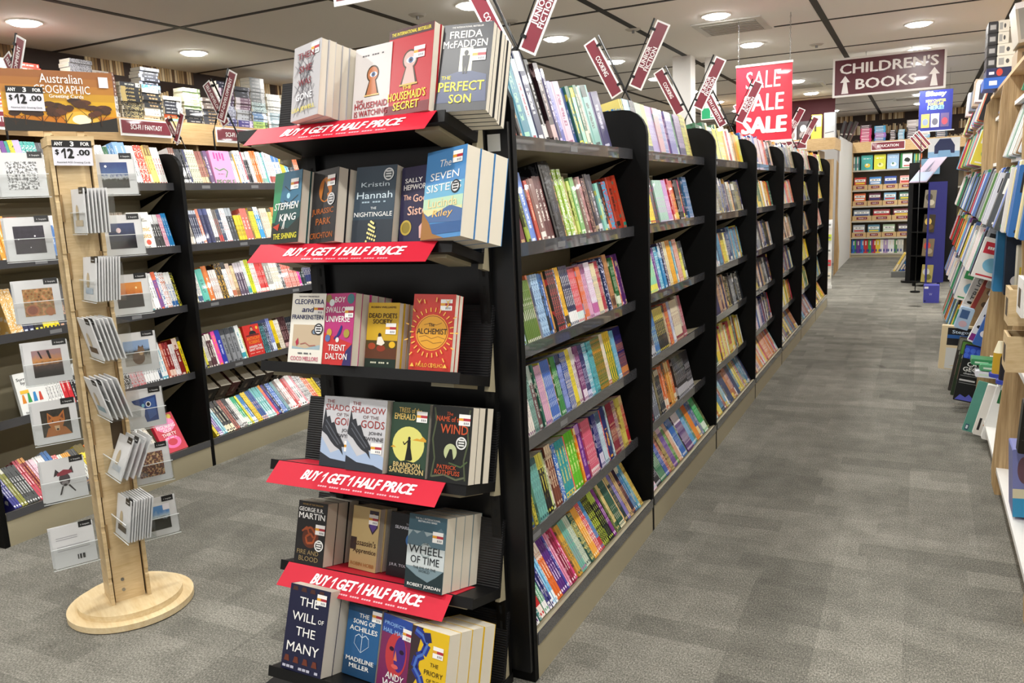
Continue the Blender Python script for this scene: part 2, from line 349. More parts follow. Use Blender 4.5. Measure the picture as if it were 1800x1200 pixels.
# downlights
GLOW = mat('lamp_glow'); b_ = GLOW.node_tree.nodes['Principled BSDF']; b_.inputs['Emission Color'].default_value = (1, .985, .955, 1); b_.inputs['Emission Strength'].default_value = 60
RIM = mat('lamp_rim', '#f4f2ee', .4)
lamp0 = None
for i, (x, y) in enumerate(LAMPS):
    lab = 'round lit downlight, %s row from the shop front, %s from the left wall' % (ordn(sorted({p[1] for p in LAMPS}).index(y) + 1), ordn(sorted({p[0] for p in LAMPS}).index(x) + 1))
    o = empty('ceiling_downlight', (x, y, CEIL), label=lab, cat='ceiling light', group='round downlights in the ceiling')
    if lamp0 is None:
        r = MB().cyl((0, 0), .118, .125, -.008, 0, RIM, 28).build('rim', o); d = MB().cyl((0, 0), 0.084, .104, -.021, -.006, GLOW, 28).build('diffuser', o); lamp0 = (r, d)
    else:
        for p in lamp0: c = p.copy(); COL.objects.link(c); c.parent = o
    L = bpy.data.lights.new('downlight_beam', 'AREA'); L.shape = 'DISK'; L.size = .14; L.energy = LAMP_POWER; L.color = (1, .985, .95)
    l = bpy.data.objects.new('downlight_beam', L); COL.objects.link(l); l.parent = o; l.location = (0, 0, -.024)
# air vents, sprinklers, sign hooks
GRIL = mat('vent_white', '#c9c6c0', .5)
def vent(x, y, sx, sy, lab):
    o = empty('ceiling_vent', (x, y, CEIL), label=lab, cat='air vent', group='supply air vents in the ceiling')
    MB().box((-sx / 2, -sy / 2, -.012), (sx / 2, sy / 2, 0), GRIL).build('frame', o)
    mb = MB()
    for i in range(9):
        yy = -sy * .38 + i * sy * .095; mb.box((-sx * .4, yy, -.018), (sx * .4, yy + sy * .04, -.012), GRIL); mb.box((-sx * .4, yy + sy * .04, -.0125), (sx * .4, yy + sy * .095, -.012), SHADOW)
    mb.build('louvre', o)
vent(-1.53, 7.5, .58, .6, 'square louvred air vent above the red sale banner')
vent(-1.5, 12.35, .5, .55, 'square louvred air vent past the red sale banner')
vent(-.24, 15.6, .5, .5, 'square louvred air vent near the end wall')
def roses(x, y, lab):
    o = MB().cyl((0, 0), .05, .07, -.012, 0, mat('rose_grey', '#b9b4ad', .5), 20).cyl((0, 0), .012, .012, -.035, -.012, STEEL, 8).build('sprinkler_head', loc=(x, y, CEIL), label=lab, cat='sprinkler', group='sprinklers in the ceiling')
roses(-3.45, 5.45, 'small round sprinkler plate above the paperbacks at the left aisle')
roses(-3.0, 6.1, 'small round sprinkler plate over the first bay of the aisle rack'); roses(-2.28, 7.05, 'small round sprinkler plate over the second bay of the aisle rack'); roses(-1.0, 9.0, 'small round sprinkler plate above the maroon childrens books sign')

# ------------------------------------------------------------------ gondola rack beside the aisle
GX0, GX1, GC = -1.70, -.985, -1.342
DIV = [1.99, 3.195, 4.41, 5.62, 6.83, 8.04, 9.25, 10.46]
GH = 1.772
DECKZ = [1.605, 1.298, .993, .705, .405]
TH, THB = R(12.5), R(29)
ladj = ['first', 'second', 'third', 'fourth', 'fifth', 'sixth', 'seventh']
def divider(y, parent, name='side_panel', x0=GX0, x1=GX1, h=GH, th=.024):
    return MB().prism(rounded(x0, 0, x1, h, .10), y, y + th, BLACK, 'y').build(name, parent)
def deck_mb(mb, y0, y1, xf, z, th, depth, sgn=1):
    """sloping metal deck; xf = front edge, runs away from the aisle"""
    c, s = math.cos(th), math.sin(th)
    P = [(xf, z), (xf - sgn * depth * c, z - depth * s), (xf - sgn * depth * c, z - depth * s - .012), (xf, z - .012)]
    if sgn < 0: P = P[::-1]
    return mb.prism(P, y0, y1, CREAM, 'y')
def bay(i, y0, y1, last, side=1, x0=GX0, x1=GX1, xs=-1.05, gc=GC, gh=GH, dz=DECKZ, zb=.14, lab='', both=True, first=False):
    o = empty('shelving_bay', label=lab, cat='bookshelf', group='bays of one shelving row')
    divider(y0, o, x0=x0, x1=x1, h=gh)
    if last: divider(y1, o, x0=x0, x1=x1, h=gh)
    MB().box((gc - .012, y0 + .024, .1), (gc + .012, y1, gh - .12), CREAM).build('back_panel', o)
    a, b = y0 + .025, y1 - .001
    for k, z in enumerate(dz):
        s = deck_mb(MB(), a, b, xs, z, TH, abs(xs - gc) - .02).build('shelf_deck', o)
        mb = MB(); mb.box((xs, a, z - .028), (xs + .006, b, z + .012), STRIP)
        # the odd paper ticket behind the clear strip
        for q in range(rnd.choice((0, 1, 1, 2))):
            yy = a + .1 + q * .45 + .45 * rnd.random(); mb.box((xs + .0062, yy, z - .02), (xs + .0068, yy + .06, z - .002), mat('ticket_grey', '#77787a', .4))
        mb.build('ticket_strip', s)
        for yy in (a + .004, b - .012): MB().prism([(xs - .02, z - .03), (gc + .02, z - .12), (gc + .02, z - .19), (xs - .06, z - .045)], yy, yy + .004, CREAM, 'y').build('bracket', s)
        if both:
            mx = 2 * gc - xs
            deck_mb(MB(), a, b, mx, z, TH, abs(xs - gc) - .02, -1).build('shelf_deck', o)
    mb = MB(); c, s = math.cos(THB), math.sin(THB); L = .34
    mb.prism([(x1, 0), (x1, zb), (x1 - .012, zb + .004), (x1 - .012 - L * c, zb - L * s + .03), (x1 - L * c, 0)], a, b, CREAM, 'y')
    bs = mb.build('base_plinth', o)
    MB().box((x1 + .0005, a, zb - .03), (x1 + .004, b, zb + .008), STRIP).build('ticket_strip', bs)
    if both: MB().box((x0, a, 0), (gc - .1, b, .14), CREAM).build('base_plinth', o)
    return o
for i in range(7):
    bay(i, DIV[i], DIV[i + 1], i == 6, lab='black and cream shelving bay of the aisle rack, %s from the end display' % ladj[i])
def spine_frame(xf, y, z, th, side=0.0, inset=.004):
    """axes of a book standing on a sloping deck, spine to the aisle (+x)"""
    c, s = math.cos(th), math.sin(th)
    X, Y, Z = Vector((0, 1, 0)), Vector((-c, 0, -s)), Vector((-s, 0, c))
    if side:
        cs, sn = math.cos(side), math.sin(side); X, Z = X * cs + Z * sn, Z * cs - X * sn
    return frame(Vector((xf, y, z)) + Y * inset + Z * .0015, X, Y, Z)
def parse(s):
    out = []
    for r in s.split(';'):
        p = r.split(','); c, a = (p[0].split('/') + [None])[:2]
        out.append((c.strip(), a or ('f4f0e6' if sum(int(c.strip()[i:i + 2], 16) for i in (0, 2, 4)) < 420 else '202028'), int(p[1]), float(p[2]) / 1000, float(p[3]) / 1000, 'h' in ''.join(p[4:]), 'm' in ''.join(p[4:])))
    return out
def shelf_row(s, xf, z, th, y0, y1, name, cat, group, where, side=0.0, depth=.135, fill=1.0, maxh=.29):
    runs = parse(s); tot = sum(n * t for c, a, n, t, h, hd, mx in runs); k = min((y1 - y0) * fill / tot, 1.9); y = y0 + .004
    if k > 1.12 and len(runs) > 19 and sum(r[2] for r in runs) > 36:      # pack more copies rather than fatter ones
        k2 = k / 1.08; runs = [(c, a, n if n * t > .03 and n == 1 else max(n, int(n * k2 + .5)), t, h, hd, mx) for c, a, n, t, h, hd, mx in runs]; tot = sum(n * t for c, a, n, t, h, hd, mx in runs); k = (y1 - y0) * fill / tot
    i = 0; tall = max(r[4] for r in runs)
    for c, a, n, t, h, hd, mx in runs:
        sd = rnd.random(); dd = depth * rnd.uniform(.85, 1.05) * (1.12 if h > .22 else 1); ins = rnd.uniform(.003, .012)
        cc, aa = c, a
        for j in range(n):
            if mx: cc, aa = (c, a) if j % 2 == 0 else (a, c)
            i += 1; t2 = t * k
            if y + t2 > y1: return
            lab = '%s %sspine, %s from near end of %s' % (cname(cc), 'hardback ' if hd else '', ordn(i), where)
            book(name, t2 - .0014, dd, h, cc, aa, spine_frame(xf, y, z, th, side, ins + (0 if n > 2 else rnd.uniform(0, .006))), lab, cat, group, hd, sd if not mx else round(sd + (j % 2) * .1, 4))
            y += t2 / math.cos(side)
B1 = ['8fc94a/ffffff,2,24,225;c8331e/1a1212,1,18,245;1b1b1b/c8a060,1,14,245,h;2f7f96/8fd0b0,1,40,300,h;b9d4e0/b03040,1,20,255;14204e/f0f0f0,1,36,285,h;0d0d0f/e0e0e0,1,26,270,h;2a1018/c0a0a0,1,20,262;241a55/d0c0f0,1,20,248,h;8f8fd8/3038a0,1,22,215;d9bcd0/8a2060,1,42,218,h;2c4f8c/e8e0d0,1,14,205;2f6a5a/f0e020,1,18,212;9fd8c0/f2e61a,1,18,210;3a6b50/e8d8c0,1,16,222;e8c0b0/3a6b50,1,14,220;7fb6ae/1f3d3a,1,52,228,h;3a3768/c8c8e0,1,60,215,h',
      '24483e/b8d8d0,1,26,215;d8e25a/405020,1,12,200;b9d2d0/3a5a58,1,30,208,h;22264e/d8d0b0,1,14,215;e0a040/3a2a10,1,14,215;6a1f34/c0a070,1,36,225,h;3a4018/9ab040,1,24,215,h;6f92dc/e8f0ff,1,30,225;c0452c/f0d8b0,1,16,200;8a6660/f0e8e0,1,36,205,h;5a2426/f0e8e0,2,22,215;0e0e10/505258,1,60,262,h;2a2a26/d0a050,1,18,262,h;a8cc50/ffffff,2,22,240;b0a860/e8e0a0,1,26,215,h;c8dc70/405018,1,16,200;84bc74/eaf4e0,1,26,212;806a5e/e0d8d0,1,28,205,h;c89a98/7a2030,1,26,215,h;4a2022/c09080,1,22,210;241c30/a89878,1,28,225,h;5a5560/e0dce8,1,30,225;8fd0c0/f0e030,1,22,190;2c3a44/c0d0d0,1,20,195;3a2a26/e07030,1,24,190;4fa8d0/e0342c,1,34,198;a8361e/1e1a18,1,50,215,h;c8442a/2a8a78,1,24,222',
      'eadfb8/2a3f98,8,13,208;c8dcec/6a8a3a,1,14,205;5f7a30/e8e4d8,6,11,198;e07a50/f0e8d8,1,12,212;9a4a3a/f0e0d0,1,10,212;a8c8e4/4a6a9a,2,16,210;16202c/3a70b0,1,30,208,h;2a5fb0/f0f0f0,1,14,205;d8a060/20262c,1,12,210;1a2620/d04040,3,14,212;30406a/e0e0f0,1,12,210;f0b820/1a1a1a,2,13,215;23264e/f0f0f0,4,13,215;d8505a/d8ece8,4,12,198;e0703a/b0c8e8,2,12,200;d8a0c0/7a3a6a,2,14,205;e8dcec/c060a0,3,12,208;e8d8b0/3a7a9a,3,10,200;b03040/f0e8e0,2,12,205;1e1a22/e0d8c8,1,12,200;8aa8d8/202a50,1,14,208;2a3058/d0d0e8,1,26,215,h;c89060/4a2a1a,2,12,222;7a5a40/f0e8d8,1,26,205,h;2f6a3a/e8f0d8,2,12,205;d05a48/f0d0a0,1,12,205;5a2a6e/e0c0e8,1,40,212,h;6a3a80/f0e0a0,1,12,215',
      '2a2a34/d8d8e0,4,10,195;3a7a70/e8e8e0,2,11,200;7a7ab0/e8e8f0,2,11,198;e8e0d8/6a3a6a,3,12,205;8ab0a8/20403a,2,12,208;6a4a50/b8c8c0,1,36,212,h;2f6a58/f0f0e0,1,12,210;d8a8c0/4a4a8a,3,11,200;e0d850/c03040,1,10,205;4a70c0/e0e8f0,4,11,205;e07a40/f0f0e8,1,11,205;3f8a4a/e0f0e0,2,11,205;8a9ad8/20264a,2,11,205;2a50a0/f0e8d0,3,11,205;e8d440/30303a,2,11,208;d8d4d0/90406a,2,14,208;7a3a70/f0e0f0,2,12,205;2a2a60/d0d0f0,2,12,202;60b0c8/f0f0f0,3,12,200;5fb8c0/20304a,2,12,200;4f7030/e0902a,5,13,202;e8dcc8/c05030,2,11,205;3f7a20/f0c840,5,10,205,m;7ab8d8/f0f0f0,2,12,200;2a2460/e09050,5,11,205;e0b060/f0e0c0,1,12,205',
      'b82034/f0e0d0,1,26,195;3a3f80/e0e0f0,2,14,200;e8e0d8/20262a,1,12,200;1e2a24/c8c8a0,2,12,200;d0604a/201a18,1,12,190;1e4a80/8a9a30,1,32,212,h;e0d050/404a20,1,16,205;6fb0a8/3a5a60,3,14,205;18181c/e0d850,2,16,205;c8d890/20281a,1,14,200;e8e0d0/30302a,1,12,205;7a4030/e8d0b0,2,14,212;2f70c8/f0f0e0,1,24,205;2a9aa0/f0d860,2,22,205;e8705a/f0e0d0,1,18,205;5fc020/e8f0a0,2,22,208;f08a20/f8e0a0,1,16,208;6a2088/c090d0,1,52,212,h;d8607a/f4e0e0,5,12,210;30243a/c08090,1,24,205,h;2a2f78/e0d8f0,2,12,208;c8dce8/405a7a,2,12,208;c03a3a/f0e8e0,1,12,208;1e2a68/e0a040,1,48,212,h;c8d8e0/60707a,1,10,208;3a6a50/e0e0d0,1,12,210;8a3040/e8c8a0,4,11,208;7a3a7a/e8d8a0,2,11,208;d8c860/7a3a2a,2,11,208;c03038/f0d8a0,2,12,208',
      '5a2a7a/f0f0f0,4,12,200;3f8a88/f0e8e0,2,12,198;c0282c/f8e8e0,2,14,195;6ab08a/f0f0f0,2,13,198;3a3a80/f0f0f8,2,13,198;7ac0e8/f0f8ff,2,13,200;e06a2a/fff0e0,3,14,200;5a2a80/f0e0f8,3,13,202;4a48a0/f0f0ff,1,12,200;e890b0/fff0f4,2,12,200;9a2a4a/f8e0e8,2,12,202;e04a8a/fff0f8,2,12,205;d0a040/2a5a50,2,14,190;6fb0a0/c060a0,3,13,192;c8d4c0/30504a,3,13,192;2a5a50/e8d880,2,13,190;f0a840/f8e8c0,3,13,195;d03a40/fff0f0,3,12,200;4a90c8/c03030,2,11,200;16161a/c8d848,4,13,200;14141a/b8d050,3,13,200;7a2a80/f0e0f0,2,12,198;7a8a4a/20281a,2,12,200;d8c080/3a5a40,2,14,200;2f5a48/e8e0c0,4,12,200;e0c088/a04a30,1,12,198;20343a/d0b878,2,13,200;7a70b0/e8d8b0,2,13,205;c8a878/403040,2,12,205;34243a/c07a5a,2,14,212;4a78a8/e0d8c0,2,13,212;60a0b8/f0e8d0,2,12,215;e0c468/7a5020,3,13,212']
B2 = ['d8c870/3a7ab0,2,8,222;a8c8d8/2a4a60,6,7,225;20242c/e8e8f0,5,7,225;b0c8a8/5a6a9a,6,7,222;d8d890/404a7a,5,7,222;b8a8d8/e0e8f0,8,7,222;d8b0b8/7ab0a0,6,7,220;8a9ad0/e8e0f0,6,7,220;c06080/e8d8e0,2,7,220;8a88c0/d8d8f0,8,7,218;78a880/d0e0d0,4,7,218;a898b8/504870,8,7,216;d8d870/503a5a,4,9,222;e8d878/60405a,4,9,218',
      'e0d860/c890a0,2,12,150;8fa8d8/e8e8f4,3,12,200;c84a7a/f8e0e8,3,12,205;4a9a8a/f0f0e8,3,12,205;f0e030/c03030,3,14,208;20303a/8a1c20,2,22,215;a8d0c0/c8a0d8,6,12,205;c890d0/e8f0f0,3,12,205;c83048/f0d8b0,2,16,212;d86040/f0d060,3,12,205;1e1e22/c8c8d0,3,13,205;d84a70/f0e860,2,13,210;20222e/a8a8c0,2,14,222;3f78a8/d8d0e0,3,14,222;8a8a94/30303a,1,16,218',
      'e8e070/8a9ac0,3,10,170;5a7098/c0c8d8,3,13,205;2a2f40/c04a70,5,12,205;8fd8b0/f0e850,5,13,205;7a4a98/f0e0f8,2,13,205;3fa8c8/e8f8f8,2,13,205;2a88c0/e0f0f8,2,12,205;3a2f50/e8e0e8,2,18,220;e8e0c0/d0a030,2,12,220;f0b020/c07a10,3,12,222;6ab0c8/f0e8d8,2,13,215;d8907a/e0d8d0,3,12,220;e8e060/3a3a4a,2,12,205;2a2f34/c8d0d0,2,14,205',
      'e0d850/30304a,1,12,150;3a2a60/7aa0a0,2,12,190;8ac0a8/f0e8e0,2,11,195;b02a34/f0e0d8,3,12,205;d8a880/20242a,2,12,205;14141a/c8c8d0,3,13,210;3f78b8/c8d8a0,3,13,212;20201e/e8d860,6,13,205;d8c0a0/2a2a24,2,12,205;d84040/e8c850,2,12,210;a8b0d8/e8e8f0,2,12,210;e8dcc0/8a2038,5,13,208;c8bcae/8a3a4a,2,12,220;b05a6a/f0e8e0,2,14,215',
      '3a2a4a/c8b8d0,3,13,195;1e1c20/d8c060,6,12,200;c05058/3a2024,2,14,205;6a7080/c8d0d8,3,14,205;8a8060/20242a,2,13,205;1c2838/d8d0b8,3,12,208;e07a4a/f0e8d8,2,16,215;d07a20/20201a,1,36,218,h;e0a040/f0d8a0,2,13,212;d86a2a/f0e0c0,2,13,212;26262a/b8b8c0,8,13,210;2a2a30/c0c0c8,5,13,205',
      '2a2f6a/a02a6a,2,16,170;e83a98/fff0f8,1,14,195;e8c8d8/7ac8d0,2,12,200;26262e/e8e8f0,4,12,200;3f7a5a/e8f0e0,4,13,200;3a58a8/e0e8f8,2,14,202;a03a34/f0d8c8,2,12,200;c8b070/26221e,2,13,200;6a4a98/e8c8d8,3,12,200;4f8a3a/e0f0d0,2,13,200;d8a080/f0e8d8,2,13,205;e8e4dc/3a6ab0,1,12,205;2a68b8/f0f0f0,3,13,205;6a9a30/e8f0c8,1,12,205;5a3a78/f0e8f0,5,13,208;58a0d0/e8f0f0,3,13,208;5a8a78/e0e8d8,2,12,205;e89030/e06a20,3,13,210;3f68b0/f0d8a0,2,13,212;2a3f80/e8e8f0,2,12,212;3fb868/e8f8e8,3,14,210;4a5a3a/d8d890,2,13,205']
shelfn = ['the top shelf', 'the second shelf', 'the third shelf', 'the fourth shelf', 'the fifth shelf', 'the bottom shelf']
for bi, rows in enumerate((B1, B2)):
    for ri, s in enumerate(rows):
        where = '%s, %s aisle rack bay' % (shelfn[ri], ladj[bi])
        xf, z, th = (-1.052, DECKZ[ri], TH) if ri < 5 else (GX1 - .016, .146, THB)
        nm, ct, gr = ('cookbook', 'cookbook', 'cookbooks in the first bay of the aisle rack') if bi == 0 and ri < 2 else (('picture_book', 'picture book', 'thin picture books on top of the aisle rack') if bi == 1 and ri == 0 else (('children_book', 'children\'s book', 'children\'s books in the first bay of the aisle rack'), ('junior_novel', 'junior novel', 'junior novels in the second bay of the aisle rack'))[bi])
        shelf_row(s, xf, z, th, DIV[bi] + (.072 if (bi, ri) == (0, 0) else .048 if (bi, ri) == (0, 1) else .034), DIV[bi + 1] - .012, nm, ct, gr, where, side=R(8) if (bi, ri) == (0, 0) else R(4) if (bi, ri) == (0, 1) else R(1.2), depth=.15 if ri == 5 else .135, fill=.97)
# farther bays: a few hundred small spines that no one would tell apart
rr = random.Random(3); mb = MB()
PALS = [['c8331e', '2a5fb0', 'e0e0e0', '303034', 'd8b8c0', '3a3f80'], ['e8e060', 'f0d020', 'e8a030', 'c03040', '3a6a50', 'f0f0e0'], ['20242a', '3a3c40', '58304a', '8a8e92', 'c8a080', '2a2f60'], ['e8d8c0', 'e0905a', 'd8607a', 'f0c860', '7ab8c8', 'd0d0c0'],
        ['7ab0c8', 'e0d050', '5a90b0', 'b06a4a', '8a5a70', '3a4a70'], ['3a3a6a', '7a8090', 'd0a050', '6a6a5a', '3a5a9a', '9a9a80']]
for bi in range(2, 7):
    for ri in range(6):
        xf, z, th = (-1.052, DECKZ[ri], TH) if ri < 5 else (GX1 - .016, .146, THB)
        y, ye = DIV[bi] + .03, DIV[bi + 1] - .02; pal = rr.choice(PALS); top = .205
        while y < ye:
            c = rr.choice(pal); a = rr.choice(['f4f0e6', '202028', 'e8d060', 'f0f0f0']); n = rr.choice((1, 1, 2, 3, 5)); sd = rr.random(); h = rr.uniform(.185, .225); t = rr.uniform(.01, .02) if n > 1 else rr.uniform(.012, .03)
            for j in range(n):
                if y + t > ye: break
                book_geo(mb, t - .0014, .13, h, c, a, sd, False, spine_frame(xf, y, z, th, R(1.2), .006)); y += t
            if y >= ye - .03: break
mb.build('packed_books', label='close-packed small children\'s books filling the far bays of the aisle rack', cat='books', kind='stuff')
# ------------------------------------------------------------------ face-out books with printed covers
def art(mb, ops, w, h, y0=-.0003):
    """printed cover artwork in the local xz plane; fractions of the cover, origin bottom left"""
    y = y0
    for o in ops:
        y -= .00012; k = o[0]
        if k == 'r': mb.poly([(o[1] * w, y, o[2] * h), (o[3] * w, y, o[2] * h), (o[3] * w, y, o[4] * h), (o[1] * w, y, o[4] * h)], ink(o[5]))
        elif k == 'e': mb.disc((o[1] * w, y, o[2] * h), o[3] * w, o[4] * h, ink(o[5]), 24)
        elif k == 'p': mb.poly([(a * w, y, b * h) for a, b in o[1]], ink(o[2]))
        elif k == 't': mb.text(o[1], o[2] * w, o[3] * h, o[4] * w, o[5] * h, ink(o[6]), y, o[7] if len(o) > 7 else 0, o[8] if len(o) > 8 else .012, o[9] if len(o) > 9 else 0)
        elif k == 'd':  # small print: a broken line
            n = 9
            for q in range(n):
                if q % 4 != 3: a = (o[1] - o[3] / 2 + o[3] * q / n) * w; mb.poly([(a, y, (o[2] - o[4] / 2) * h), (a + o[3] * w / n * .8, y, (o[2] - o[4] / 2) * h), (a + o[3] * w / n * .8, y, (o[2] + o[4] / 2) * h), (a, y, (o[2] + o[4] / 2) * h)], ink(o[5]))
        elif k == 'w':  # a wavy stroke
            pts = [(a * w, b * h) for a, b in o[1]]; r = o[2] * w; m = ink(o[3])
            for (ax, az), (bx, bz) in zip(pts, pts[1:]):
                d = math.hypot(bx - ax, bz - az) or 1; nx, nz = -(bz - az) / d * r, (bx - ax) / d * r
                mb.poly([(ax - nx, y, az - nz), (bx - nx, y, bz - nz), (bx + nx, y, bz + nz), (ax + nx, y, az + nz)], m)
def rays(cx, cz, r0, r1, n, wd, col, asp=1.5):
    return [('w', [(cx + r0 * math.cos(i * 2 * math.pi / n), cz + r0 / asp * math.sin(i * 2 * math.pi / n)), (cx + r1 * math.cos(i * 2 * math.pi / n), cz + r1 / asp * math.sin(i * 2 * math.pi / n))], wd, col) for i in range(n)]
def shell(mb, w, t, h, m, ms, hard=.0012):
    """cover card wrapped round the block: front (y=0), spine on the left, back"""
    b = hard
    mb.prism([(0, 0), (w, 0), (w, b), (b, b), (b, t - b), (w, t - b), (w, t), (0, t)], 0, h, m, 'z', ms)
def display_book(name, ops, w, h, t, M, label, cat, group=None, bg='202028', sticker=None, seal=None, spine=None):
    o = empty(name, M=M, label=label, cat=cat, group=group)
    mb = MB(); shell(mb, w, t, h, ink(bg), ink(spine or bg)); art(mb, ops, w, h); mb.build('cover', o)
    MB().box((.0012, .0012, .0004), (w - .001, t - .0012, h - .0006), PAGE).build('pages', o)
    if sticker:
        x, z = sticker; sw, sh = .036, .030; x *= w; z *= h
        mb = MB(); y = -.0095 * .2
        mb.poly([(x, y, z), (x + sw, y, z), (x + sw, y, z + sh), (x, y, z + sh)], ink('f4f2ee'))
        y -= .0001; mb.poly([(x, y, z + sh * .42), (x + sw, y, z + sh * .42), (x + sw, y, z + sh * .66), (x, y, z + sh * .66)], ink('e0a030'))
        y -= .0001; mb.poly([(x + sw * .4, y, z + sh * .42), (x + sw, y, z + sh * .42), (x + sw, y, z + sh * .66), (x + sw * .4, y, z + sh * .66)], ink('b0303c'))
        for q in range(3): mb.poly([(x + sw * (.45 + q * .16), y, z + sh * .1), (x + sw * (.55 + q * .16), y, z + sh * .1), (x + sw * (.55 + q * .16), y, z + sh * .3), (x + sw * (.45 + q * .16), y, z + sh * .3)], ink('8a8a8e'))
        mb.build('price_sticker', o, label='small white price sticker')
    if seal:
        x, z, c1, c2 = seal; mb = MB(); mb.disc((x * w, -.0021, z * h), .017, .017, ink(c1), 20); mb.disc((x * w, -.0022, z * h), .013, .013, ink(c2), 20)
        for q in range(3): mb.poly([(x * w - .009, -.0023, z * h - .008 + q * .007), (x * w + .009, -.0023, z * h - .008 + q * .007), (x * w + .009, -.0023, z * h - .004 + q * .007), (x * w - .009, -.0023, z * h - .004 + q * .007)], ink(c1))
        mb.build('round_sticker', o, label='round award sticker')
    return o
def copies(name, n, w, h, t, M, bg, short, cat, group, dz=0):
    """further copies of one edition standing behind the first"""
    for k in range(n):
        o = empty(name, M=M @ Matrix.Translation((rnd.uniform(-.002, .004), t * (k + 1) + .001 * (k + 1), 0)), label='%s copy behind %s' % (ordn(k + 1), short), cat=cat, group=group)
        if k == 0:
            mb = MB(); shell(mb, w, t, h, ink(bg), ink(bg)); c0 = mb.build('cover', o); p0 = MB().box((.0012, .0012, .0004), (w - .001, t - .0012, h - .0006), PAGE).build('pages', o)
        else:
            for p in (c0, p0): q = p.copy(); COL.objects.link(q); q.parent = o

# ------------------------------------------------------------------ end display
T15 = R(15); UP = Vector((0, math.sin(T15), math.cos(T15))); DP = Vector((0, math.cos(T15), -math.sin(T15))); EX = Vector((1, 0, 0))
TRAYZ = {1: 1.655, 2: 1.336, 3: .995, 4: .69, 5: .365, 6: .075}; TY = 1.765
stand = empty('end_display_stand', (-1.39, 1.9, 0), label='tall black end display with six sloping trays at the head of the aisle rack', cat='display stand')
MBI = Matrix.Translation((1.39, -1.9, 0))
def sb(mb, name, parent=stand, **k): return mb.build(name, parent, M=Matrix(), **k)
bpy.context.view_layer.update()
PANEL = mat('black_panel', '#08080a', .38)
sb(MB().box((-1.70, 1.972, .04), (-.99, 1.988, 1.64), PANEL), 'back_panel')
for x in (-1.655, -1.085):
    mb = MB().box((x, 1.948, .02), (x + .03, 1.972, 1.62), DARKM)
    for q in range(30): mb.box((x + .011, 1.9474, .08 + q * .05), (x + .019, 1.948, .105 + q * .05), SHADOW)
    sb(mb, 'slotted_upright')
sb(MB().disc((-1.03, 1.971, 1.53), .013, .013, ink('2a80b8'), 24), 'dot_sticker', label='round blue sticker')
sb(MB().box((-1.05, 1.9705, 1.565), (-1.012, 1.9718, 1.61), ink('e8e8e4')), 'code_label', label='white barcode label')
sb(MB().box((-1.72, 1.62, 0), (-1.05, 1.97, .03), BLACKP), 'base')
RIB = mat('ribbed_black', '#131315', .5); g_ = G(RIB); g_.bump(g_.ma('SINE', g_.ma('MULTIPLY', g_.sep(g_.co())[2], 900)), .4, .002)
for k in range(1, 7):
    z = TRAYZ[k]; x0, x1 = (-1.66 if k == 6 else -1.735), -1.052; d0 = -.172 if k == 6 else 0
    F = frame((x0, TY, z), EX, DP, UP); mb = MB(); mb.X = F; w = x1 - x0
    mb.box((0, d0, -.026), (w, .165, 0), BLACKP); mb.box((0, .15, 0), (w, .165, .2), RIB); mb.box((0, d0 - .004, -.026), (w, d0, .004), BLACKP)
    tr = sb(mb, 'display_tray')
    for a in (.03, w - .10):
        mb = MB(); mb.X = F; mb.box((a, d0 + .02, -.036), (a + .07, .15, -.0265), CREAM); sb(mb, 'tray_support', tr)
    for a in (.002, w - .016):
        mb = MB(); mb.X = F; mb.prism([(.1655, -.04), (.1655, .11), (.205, -.04)], a, a + .014, CREAM, 'x'); sb(mb, 'tray_bracket', tr)
# red promotion cards folded over four tray fronts
FLAP = {1: (-1.66, -1.075), 2: (-1.69, -1.095), 4: (-1.70, -1.115), 5: (-1.70, -1.115)}
wh = {1: 'the top tray', 2: 'the second tray', 4: 'the fourth tray', 5: 'the fifth tray'}
for k, (xa, xb) in FLAP.items():
    z = TRAYZ[k]; o = empty('promotion_card', (xa, TY, z), label='red BUY 1 GET 1 HALF PRICE card folded over the front of ' + wh[k], cat='promotion card', group='red promotion cards on the end display')
    bpy.context.view_layer.update()
    w = xb - xa; fy, fz = -.80, -.60; n = Vector((0, -.60, .80)); L = .078
    F = frame(Vector((xa, TY - .006, z + .0045)), EX, -n, Vector((0, .80, .60)))
    mb = MB(); mb.X = F; mb.box((0, 0, -L), (w, .0008, 0), RED); mb.X = frame(Vector((xa, TY - .006, z + .0022)), EX, DP, UP); mb.box((0, 0, 0), (w, .13, .0009), RED)
    mb.build('card', o, M=Matrix())
    mb = MB(); mb.X = F; tw, th_, c0, zc = w * .66, L * .44, w * .2, -L * .46
    for wd, a, b in (('BUY', 0, .155), ('GET', .24, .41), ('HALF', .49, .705), ('PRICE', .735, 1)): mb.text(wd, c0 + tw * (a + b) / 2, zc, tw * (b - a), th_, ink('fff8f8'), -.0009, .2, .035)
    for a in (.194, .44): mb.one(c0 + tw * a, zc, tw * .034, th_, ink('fff8f8'), -.0009, .2)
    for q in range(34):
        if q % 5 != 4: a = w * .32 + w * .48 * q / 34; mb.poly([(a, -.0009, -L * .86), (a + w * .011, -.0009, -L * .86), (a + w * .011, -.0009, -L * .80), (a, -.0009, -L * .80)], ink('f0aab4'))
    mb.build('lettering', o, M=Matrix())
def tray_book(k, x, d, yaw, lean):
    c, s = math.cos(yaw), math.sin(yaw); r = EX * c + DP * s; i = DP * c - EX * s
    u = UP * math.cos(lean) + i * math.sin(lean); i2 = i * math.cos(lean) - UP * math.sin(lean)
    return frame(Vector((0, TY, TRAYZ[k])) + EX * x + DP * d + UP * .0032, r, i2, u)
E = []
